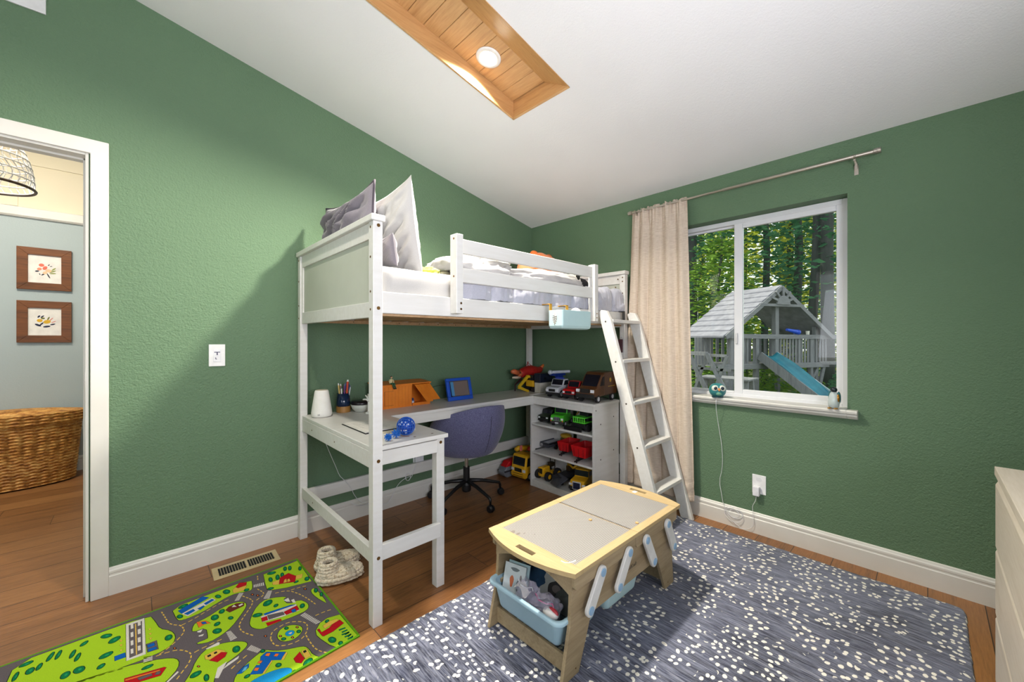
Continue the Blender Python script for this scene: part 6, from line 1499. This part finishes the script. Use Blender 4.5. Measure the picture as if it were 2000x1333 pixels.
# cables and adapter on the wall under the desk
t = thing('power_cable', 'white cable looping down the wall beneath the desk', 'cable', (1.0, 2.6, .3))
yw = 2.588
pts = [at(637, 868, y=yw), at(646, 890, y=yw), at(655, 910, y=yw), at(663, 930, y=yw), at(670, 936, y=yw), at(684, 950, y=yw), at(693, 970, y=yw), at(704, 981, y=yw), at(720, 984, y=yw), at(740, 986, y=yw), at(757, 985, y=yw), at(766, 970, y=yw), at(775, 950, y=yw), at(786, 938, y=yw), at(796, 933, y=yw)]
c0 = at(797, 932, y=yw)
for k in range(30): a = k/30*3*2*pi; pts.append(Vector((c0.x+.020*cos(a), yw-.002*sin(a*.5), c0.z+.028*sin(a))))
pts += [at(806, 928, y=yw), at(815, 900, y=yw)]
obj('wire', MB().tube(smooth_pts(pts, 1), .0017, 6), pc(226, 226, 230), t, smooth=True)
t = thing('power_cable', 'second white cable lying along the baseboard under the desk', 'cable', (1.0, 2.6, .1))
pts = [at(686, 984, y=yw), at(700, 989, y=yw), at(718, 986, y=yw), at(735, 980, y=yw)]
obj('wire', MB().tube(smooth_pts(pts, 2), .0017, 6), pc(226, 226, 230), t, smooth=True)
pA = at(816, 896, y=YA)
t = thing('power_adapter', 'white plug adapter on the wall below the desk', 'adapter', (pA.x, YA, pA.z)); obj('body', MB().box(pA.x-.035, pA.x+.035, YA-.030, YA-.004, pA.z-.022, pA.z+.022), pc(228, 228, 232), t, bev=.005); obj('wall_plate', MB().box(pA.x-.04, pA.x+.04, YA-.004, YA, pA.z-.05, pA.z+.05), pc(238, 238, 238), t)
# ================================================================ yard seen through the window
GZ = -.95
M_gr = varied('forest_floor', (70, 84, 44), (104, 104, 66), 1.2, .95, .6, 14, .05)
struct('ground', MB().grid(lambda u, v_: (XB+.3+u*30, -14+v_*34, GZ+.25*noise.noise((u*5, v_*6, 1))+(u**2)*1.2), 60, 60), M_gr)
M_grey = wood('weathered_wood', (118, 118, 124), (150, 150, 156), (78, 78, 86), 'Z', .5, .85)
M_greyx = wood('weathered_wood_x', (118, 118, 124), (150, 150, 156), (78, 78, 86), 'X', .5, .85)
ang = atan2(-.453, .892)
ps = thing('playset', 'weathered wooden playset with a shingled gable roof and blue slide in the yard', 'playset', (10.91, 2.448, GZ+.25), rz=ang)
g0 = -(GZ+.25)
# local: x right along the gable, y away along the ridge, z from the ground
Z = lambda z: z+g0
def post(x, y, z0, z1, w_=.09, m=M_grey): obj('post', MB().box(x-w_/2, x+w_/2, y-w_/2, y+w_/2, Z(z0), Z(z1)), m, ps, local=True)
for x in (-1.30, 1.30):
    for y in (.05, 1.05): post(x, y, GZ+.25, 1.5)
post(-.04, .0, .6, 1.98, .10); post(-.62, .0, GZ+.25, 1.25); post(.68, .0, .55, 1.25, .07)
post(1.07, .0, GZ+.25, 1.25, .08)
# roof with rows of shingles
M_sh = varied('grey_shingles', (112, 110, 122), (140, 138, 150), 5, .9, .3, 40, .02)
for s in (-1, 1):
    b = MB()
    for i in range(9):
        t0, t1 = i/9, (i+1.12)/9; x0_, z0_ = s*1.66*t0, 2.46-1.20*t0; x1_, z1_ = s*1.66*min(t1, 1.01), 2.46-1.20*min(t1, 1.01)
        vs = []
        for (x, z, up) in ((x0_, z0_, .0), (x1_, z1_, .03)):
            for y in (-.12, 1.28): vs.append((x, y, Z(z+up)))
        for (x, z, up) in ((x0_, z0_, -.02), (x1_, z1_, -.01)):
            for y in (-.12, 1.28): vs.append((x, y, Z(z+up)))
        b.add(vs, [(0, 1, 3, 2), (4, 6, 7, 5), (0, 2, 6, 4), (1, 5, 7, 3), (2, 3, 7, 6)])
    obj('roof', b, M_sh, ps, local=True)
def beam(p, q, w_=.07, d_=.05, name='beam', m=M_greyx):
    p, q = Vector((p[0], p[1], Z(p[2]))), Vector((q[0], q[1], Z(q[2]))); d = (q-p); L_ = d.length; M = Matrix.Translation(p) @ d.to_track_quat('X', 'Z').to_matrix().to_4x4()
    obj(name, MB().box(0, L_, -d_/2, d_/2, -w_/2, w_/2, M=M), m, ps, local=True)
beam((0, -.13, 2.40), (-1.62, -.13, 1.24), .09); beam((0, -.13, 2.40), (1.62, -.13, 1.24), .09); beam((-.66, -.14, 1.985), (.66, -.14, 1.985), .06)
b = MB().prism([(-.20, Z(2.0)), (.20, Z(2.0))]+[(.19*cos(a), Z(2.02)+.19*sin(a)) for a in [pi*k/10 for k in range(1, 10)]], -.19, -.15, 'Y'); obj('sunburst', b, M_greyx, ps, local=True)
for a in (pi/2, pi/2-.62, pi/2+.62, pi/2-1.15, pi/2+1.15): beam((.19*cos(a), -.17, 2.02+.19*sin(a)), (.37*cos(a), -.17, 2.02+.37*sin(a)*(1.0 if a == pi/2 else .92)), .05, .03, 'sunburst')
beam((-1.5, -.03, 1.27), (2.3, -.03, 1.25), .10, .06, 'rail'); beam((1.3, -.03, .62), (2.2, -.2, .62), .08, .06, 'rail'); beam((-1.7, -.03, .58), (1.6, -.03, .58), .12, .08, 'rail')
beam((-1.30, 1.05, 1.27), (1.3, 1.05, 1.27), .10, .05, 'rail')
for i in range(15):
    x = .10+i*.095 if i < 12 else 1.35+.1*(i-12)
    beam((x, -.02, .62), (x, -.02, 1.24), .045, .02, 'picket', M_grey)
for i in range(15): beam((-1.25+i*.175, 1.03, .62), (-1.25+i*.175, 1.03, 1.24), .08, .02, 'picket', M_grey)
for i in range(6): beam((-1.28+i*.085, .02, .62), (-1.28+i*.085, .02, 1.24), .05, .02, 'picket', M_grey)
for i in range(5): beam((-1.85+i*.09, .5, .60), (-1.85+i*.09, .5, 1.24), .07, .02, 'picket', M_grey)
obj('deck', MB().box(-1.35, 1.35, 0, 1.1, Z(.55), Z(.62)), M_greyx, ps, local=True)
beam((1.15, 0, GZ+.3), (1.5, -.02, .6), .08); beam((-1.2, 0, GZ+.3), (-1.6, -.02, .6), .08); beam((1.35, 0, .60), (1.05, 0, .12), .06)
# slide
M_sl = varied('slide_blue', (20, 96, 120), (40, 124, 144), 4, .35)
top = Vector((-.36, -.05, .80)); bot = top+Vector((.09, -1.05, -.73))*1.9; d = (bot-top); L_ = d.length; Ms = Matrix.Translation((top.x, top.y, Z(top.z))) @ d.to_track_quat('X', 'Z').to_matrix().to_4x4()
def sl(u, v_):
    a = (v_-.5)*2; return tuple(Ms @ Vector((u*L_, a*.25, .12*abs(a)**5+.04*sin(u*7))))
obj('slide', MB().grid(sl, 40, 14), M_sl, ps, smooth=True, solid=.015, local=True)
for s in (-1, 1): obj('slide_rail', MB().box(0, L_, s*.26-.015, s*.26+.015, -.06, .13, M=Ms), pc(150, 170, 180) if s > 0 else M_grey, ps, local=True)
t = thing('toy_telescope', 'blue toy telescope lying on the playset rail', 'toy telescope', (10.91+.45*.892, 2.448-.45*.453, 1.37), rz=ang)
obj('tube', MB().cyl((-.20, -.05, .055), (.12, -.05, .0), .03, .055, n=20).cyl((.12, -.05, 0), (.17, -.05, -.008), .062, n=20), pc(24, 74, 200), t, local=True); obj('stand', MB().cyl((.02, -.05, -.06), (.02, -.05, .02), .012), pc(40, 60, 120), t, local=True)
t = thing('cup', 'small white cup standing on the playset rail', 'cup', (10.91+.98*.892, 2.448-.98*.453, 1.31), rz=ang)
obj('body', MB().lathe([(.035, 0), (.042, .09), (.038, .09), (.032, .01)], 20), pc(210, 206, 200), t, local=True)
# grey garden chair and rail to the left
t = thing('garden_chair', 'weathered grey slatted garden chair at the left of the window view', 'garden chair', (8.2, 3.05, GZ+.1))
def bar(t, p, q, w_=.05, name='frame', m=M_grey):
    p, q = Vector(p), Vector(q); d = q-p; M = Matrix.Translation(p) @ d.to_track_quat('X', 'Z').to_matrix().to_4x4(); obj(name, MB().box(0, d.length, -w_/2, w_/2, -w_/2, w_/2, M=M), m, t)
for yy_ in (0, -.42):
    a_, b_, c_, d_ = at(1352, 752, x=8.2), at(1381, 694, x=8.2), at(1345, 690, x=8.2), at(1385, 755, x=8.2); o = Vector((yy_*.4, yy_, 0))
    bar(t, a_+o+Vector((0, 0, -.25)), b_+o); bar(t, c_+o, d_+o+Vector((.0, 0, -.2)), .07); bar(t, Vector((8.2, a_.y, .62))+o, Vector((8.2, a_.y-.35, .62))+o, .05)
bar(t, at(1381, 694, x=8.2), at(1381, 694, x=8.2)+Vector((-.17, -.42, 0))); bar(t, at(1352, 752, x=8.2)+Vector((0, 0, -.2)), at(1352, 752, x=8.2)+Vector((-.17, -.42, -.2)))
bar(t, at(1345, 690, x=8.2), at(1345, 690, x=8.2)+Vector((-.17, -.42, 0)), .07)
for zz in (-.15, -.1): pass
t = thing('picnic_table', 'weathered picnic table with splayed legs beside the playset', 'picnic table', (8.8, 2.75, GZ+.1))
zt_ = .42
for i in range(4): obj('plank', MB().box(8.5+i*.16, 8.64+i*.16, 2.35, 3.35, zt_-.03, zt_), M_grey, t)
for y in (2.45, 3.2):
    bar(t, (8.65, y, zt_), (8.45, y, GZ+.2), .09, 'leg'); bar(t, (8.95, y, zt_), (9.2, y, GZ+.2), .09, 'leg'); bar(t, (8.4, y, -.1), (9.25, y, -.1), .07, 'brace')

# ---------------------------------------------------------------- trees
def leafmat(name, c1, c2, tr_):
    m = bpy.data.materials.new(name); m.use_nodes = True; nt_ = m.node_tree; nt_.nodes.remove(nt_.nodes['Principled BSDF'])
    v = coords(m); col = ramp(m, noise_n(m, v, 2.5, 3, .6), [(.3, c1), (.7, c2)])
    a = N(m, 'ShaderNodeBsdfDiffuse'); t_ = N(m, 'ShaderNodeBsdfTranslucent'); mx = N(m, 'ShaderNodeMixShader'); mx.inputs[0].default_value = tr_
    L(m, col, a.inputs[0]); L(m, col, t_.inputs[0]); L(m, a.outputs[0], mx.inputs[1]); L(m, t_.outputs[0], mx.inputs[2]); L(m, mx.outputs[0], nt_.nodes['Material Output'].inputs[0]); return m
LF = {'dark': leafmat('dark_needles', (52, 98, 80), (96, 142, 100), .45), 'mid': leafmat('mid_leaves', (86, 128, 56), (150, 180, 80), .6), 'lime': leafmat('sunlit_leaves', (160, 180, 60), (220, 216, 110), .6), 'fern': leafmat('undergrowth_green', (60, 92, 50), (126, 150, 92), .5)}
M_bark = varied('blue_grey_bark', (44, 48, 50), (70, 72, 72), 3, .95, .8, 18, .03, (1, 1, .25))
def leaves(Rn, n, pos, size, b):
    vs = b.v; fs = b.f
    for _ in range(n):
        p = pos(Rn); a, e = Rn.uniform(0, 2*pi), Rn.uniform(-1.2, 1.2); s = size*Rn.uniform(.5, 1.4)
        u_ = Vector((cos(a), sin(a), Rn.uniform(-.3, .3)))*s; n_ = Vector((-sin(a)*cos(e), cos(a)*cos(e), sin(e)))*s*.55
        o = len(vs); vs += [tuple(p-u_), tuple(p-n_*.6), tuple(p+u_), tuple(p+n_)]; fs.append((o, o+1, o+2, o+3)); b.mi.append(0)
def tree(label, x, y, h, r, kind, n, base=1.0, cr=2.2, size=.13, seed=0, conifer=True):
    Rn = random.Random(seed); t = thing('tree', label, 'tree', (x, y, GZ), group='trees behind the playset')
    pts = [(x+.12*noise.noise((k*.4, seed, 0)), y+.12*noise.noise((seed, k*.4, 0)), GZ+h*k/12) for k in range(13)]
    obj('trunk', MB().tube(pts, [r*(1-.6*k/12) for k in range(13)], 14), M_bark, t, smooth=True)
    b = MB()
    def pos(q):
        k = q.random(); z = base+(h-base)*k**.9; rad = cr*((1-k*.75) if conifer else math.sqrt(max(.05, 1-(2*k-1)**2)))
        lay = round(z/.55)*.55; a = q.choice([i*2*pi/9 for i in range(9)])+lay*2.3+q.gauss(0, .16); rr_ = rad*math.sqrt(q.random())
        return Vector((x+rr_*cos(a), y+rr_*sin(a), GZ+lay+q.gauss(0, .19)-.18*rr_))
    leaves(Rn, n, pos, size, b); obj('foliage', b, LF[kind], t)
def bush(label, x, y, r, h, kind, n, seed):
    Rn = random.Random(seed); t = thing('bush', label, 'bush', (x, y, GZ+.2), group='undergrowth bushes in the yard'); b = MB()
    def pos(q): a = q.uniform(0, 2*pi); k = math.sqrt(q.random()); return Vector((x+r*k*cos(a), y+r*k*sin(a), GZ+.1+h*(1-k*k)*q.random()))
    leaves(Rn, n, pos, .075, b); obj('foliage', b, LF[kind], t)
TR = [  # x, y, height, trunk radius, kind, leaves, base, crown radius, leaf size, conifer, label
 (14.6, 2.33, 17, .135, 'dark', 2600, 3.4, 1.9, .13, 1, 'thick blue grey trunk directly right of the playset roof'),
 (14.4, 2.00, 18, .175, 'dark', 2400, 4.2, 1.8, .13, 1, 'thickest dark trunk near the right window jamb'),
 (16.5, 4.05, 16, .13, 'dark', 4200, 2.0, 2.0, .14, 1, 'dark conifer with a straight trunk above the roof ridge'),
 (17.5, 3.30, 17, .16, 'dark', 3000, 2.5, 1.7, .14, 1, 'slim dark conifer just beyond the roof peak'),
 (13.5, 5.45, 13, .20, 'dark', 5600, .9, 2.0, .12, 1, 'dense dark fir behind the curtain side of the roof'),
 (15.2, 6.30, 15, .24, 'dark', 6000, .9, 2.2, .13, 1, 'tall dense fir at the far left of the window view'),
 (19.5, 5.60, 15, .18, 'lime', 4200, 1.2, 2.6, .16, 0, 'sunlit leafy tree filling the left pane top'),
 (20.5, 4.10, 15, .17, 'lime', 5000, .6, 2.4, .16, 0, 'sunlit yellow green tree beyond the roof ridge'),
 (21.0, 2.90, 15, .16, 'lime', 4000, .6, 2.2, .16, 0, 'sunlit yellow green tree between the two thick trunks'),
 (19.0, 1.70, 16, .20, 'mid', 2600, 2.0, 2.2, .15, 1, 'dark conifer behind the two thick trunks'),
 (20.0, 7.6, 15, .2, 'lime', 4200, .5, 2.6, .16, 0, 'sunlit tree behind the tall dense fir'),
 (23.0, 1.6, 15, .2, 'lime', 3600, .5, 2.6, .18, 0, 'sunlit tree at the far right of the window view'),
 (14.5, 8.6, 14, .2, 'mid', 3600, .9, 2.4, .16, 0, 'mid green leafy tree far left of the playset'),
 (17.5, 10.2, 15, .2, 'dark', 3600, .9, 2.6, .17, 1, 'dark conifer left of every other tree in the yard'),
 (24.0, 8.5, 15, .2, 'lime', 2600, .4, 3.0, .2, 0, 'wide sunlit tree at the back left of the yard'),
 (12.6, 4.25, 5.2, .07, 'mid', 3200, .9, 1.1, .10, 0, 'young leafy tree just behind the playset left side'),
 (23.5, 5.0, 16, .2, 'lime', 3600, .4, 3.0, .18, 0, 'large leafy tree at the very back of the yard'),
]
for i, (x, y, h, r, k, n, ba, cr, sz, cf, lab) in enumerate(TR): tree(lab, x, y, h, r, k, n, ba, cr, sz*.85, 11+i, bool(cf))
BU = [(9.3, 1.75, .75, 1.0, 'fern', 1500, 'fern bush below the slide'), (9.9, 2.6, .8, .9, 'fern', 1500, 'fern bush beneath the playset deck'), (11.8, 1.1, .9, 1.6, 'dark', 1800, 'dark bush right of the slide foot'),
      (12.5, 2.6, 1.2, 1.7, 'mid', 2200, 'green bush seen through the playset posts'), (13.0, 3.8, 1.3, 1.9, 'mid', 2400, 'green bush behind the playset fence'), (10.6, 4.1, .9, 1.6, 'mid', 2000, 'bright bush behind the picnic table'),
      (13.6, .9, 1.2, 2.0, 'dark', 2200, 'dark bush at the base of the thickest trunk'), (7.6, 1.35, .55, .75, 'fern', 1300, 'low green plant near the window corner'), (12.4, 5.2, 1.3, 2.0, 'dark', 2600, 'dark bush at the left behind the garden chair'), (16.5, 2.4, 1.8, 2.4, 'dark', 2600, 'tall dark thicket behind the thick trunks')]
for i, (x, y, r, h, k, n, lab) in enumerate(BU): bush(lab, x, y, r, h, k, n, 50+i)
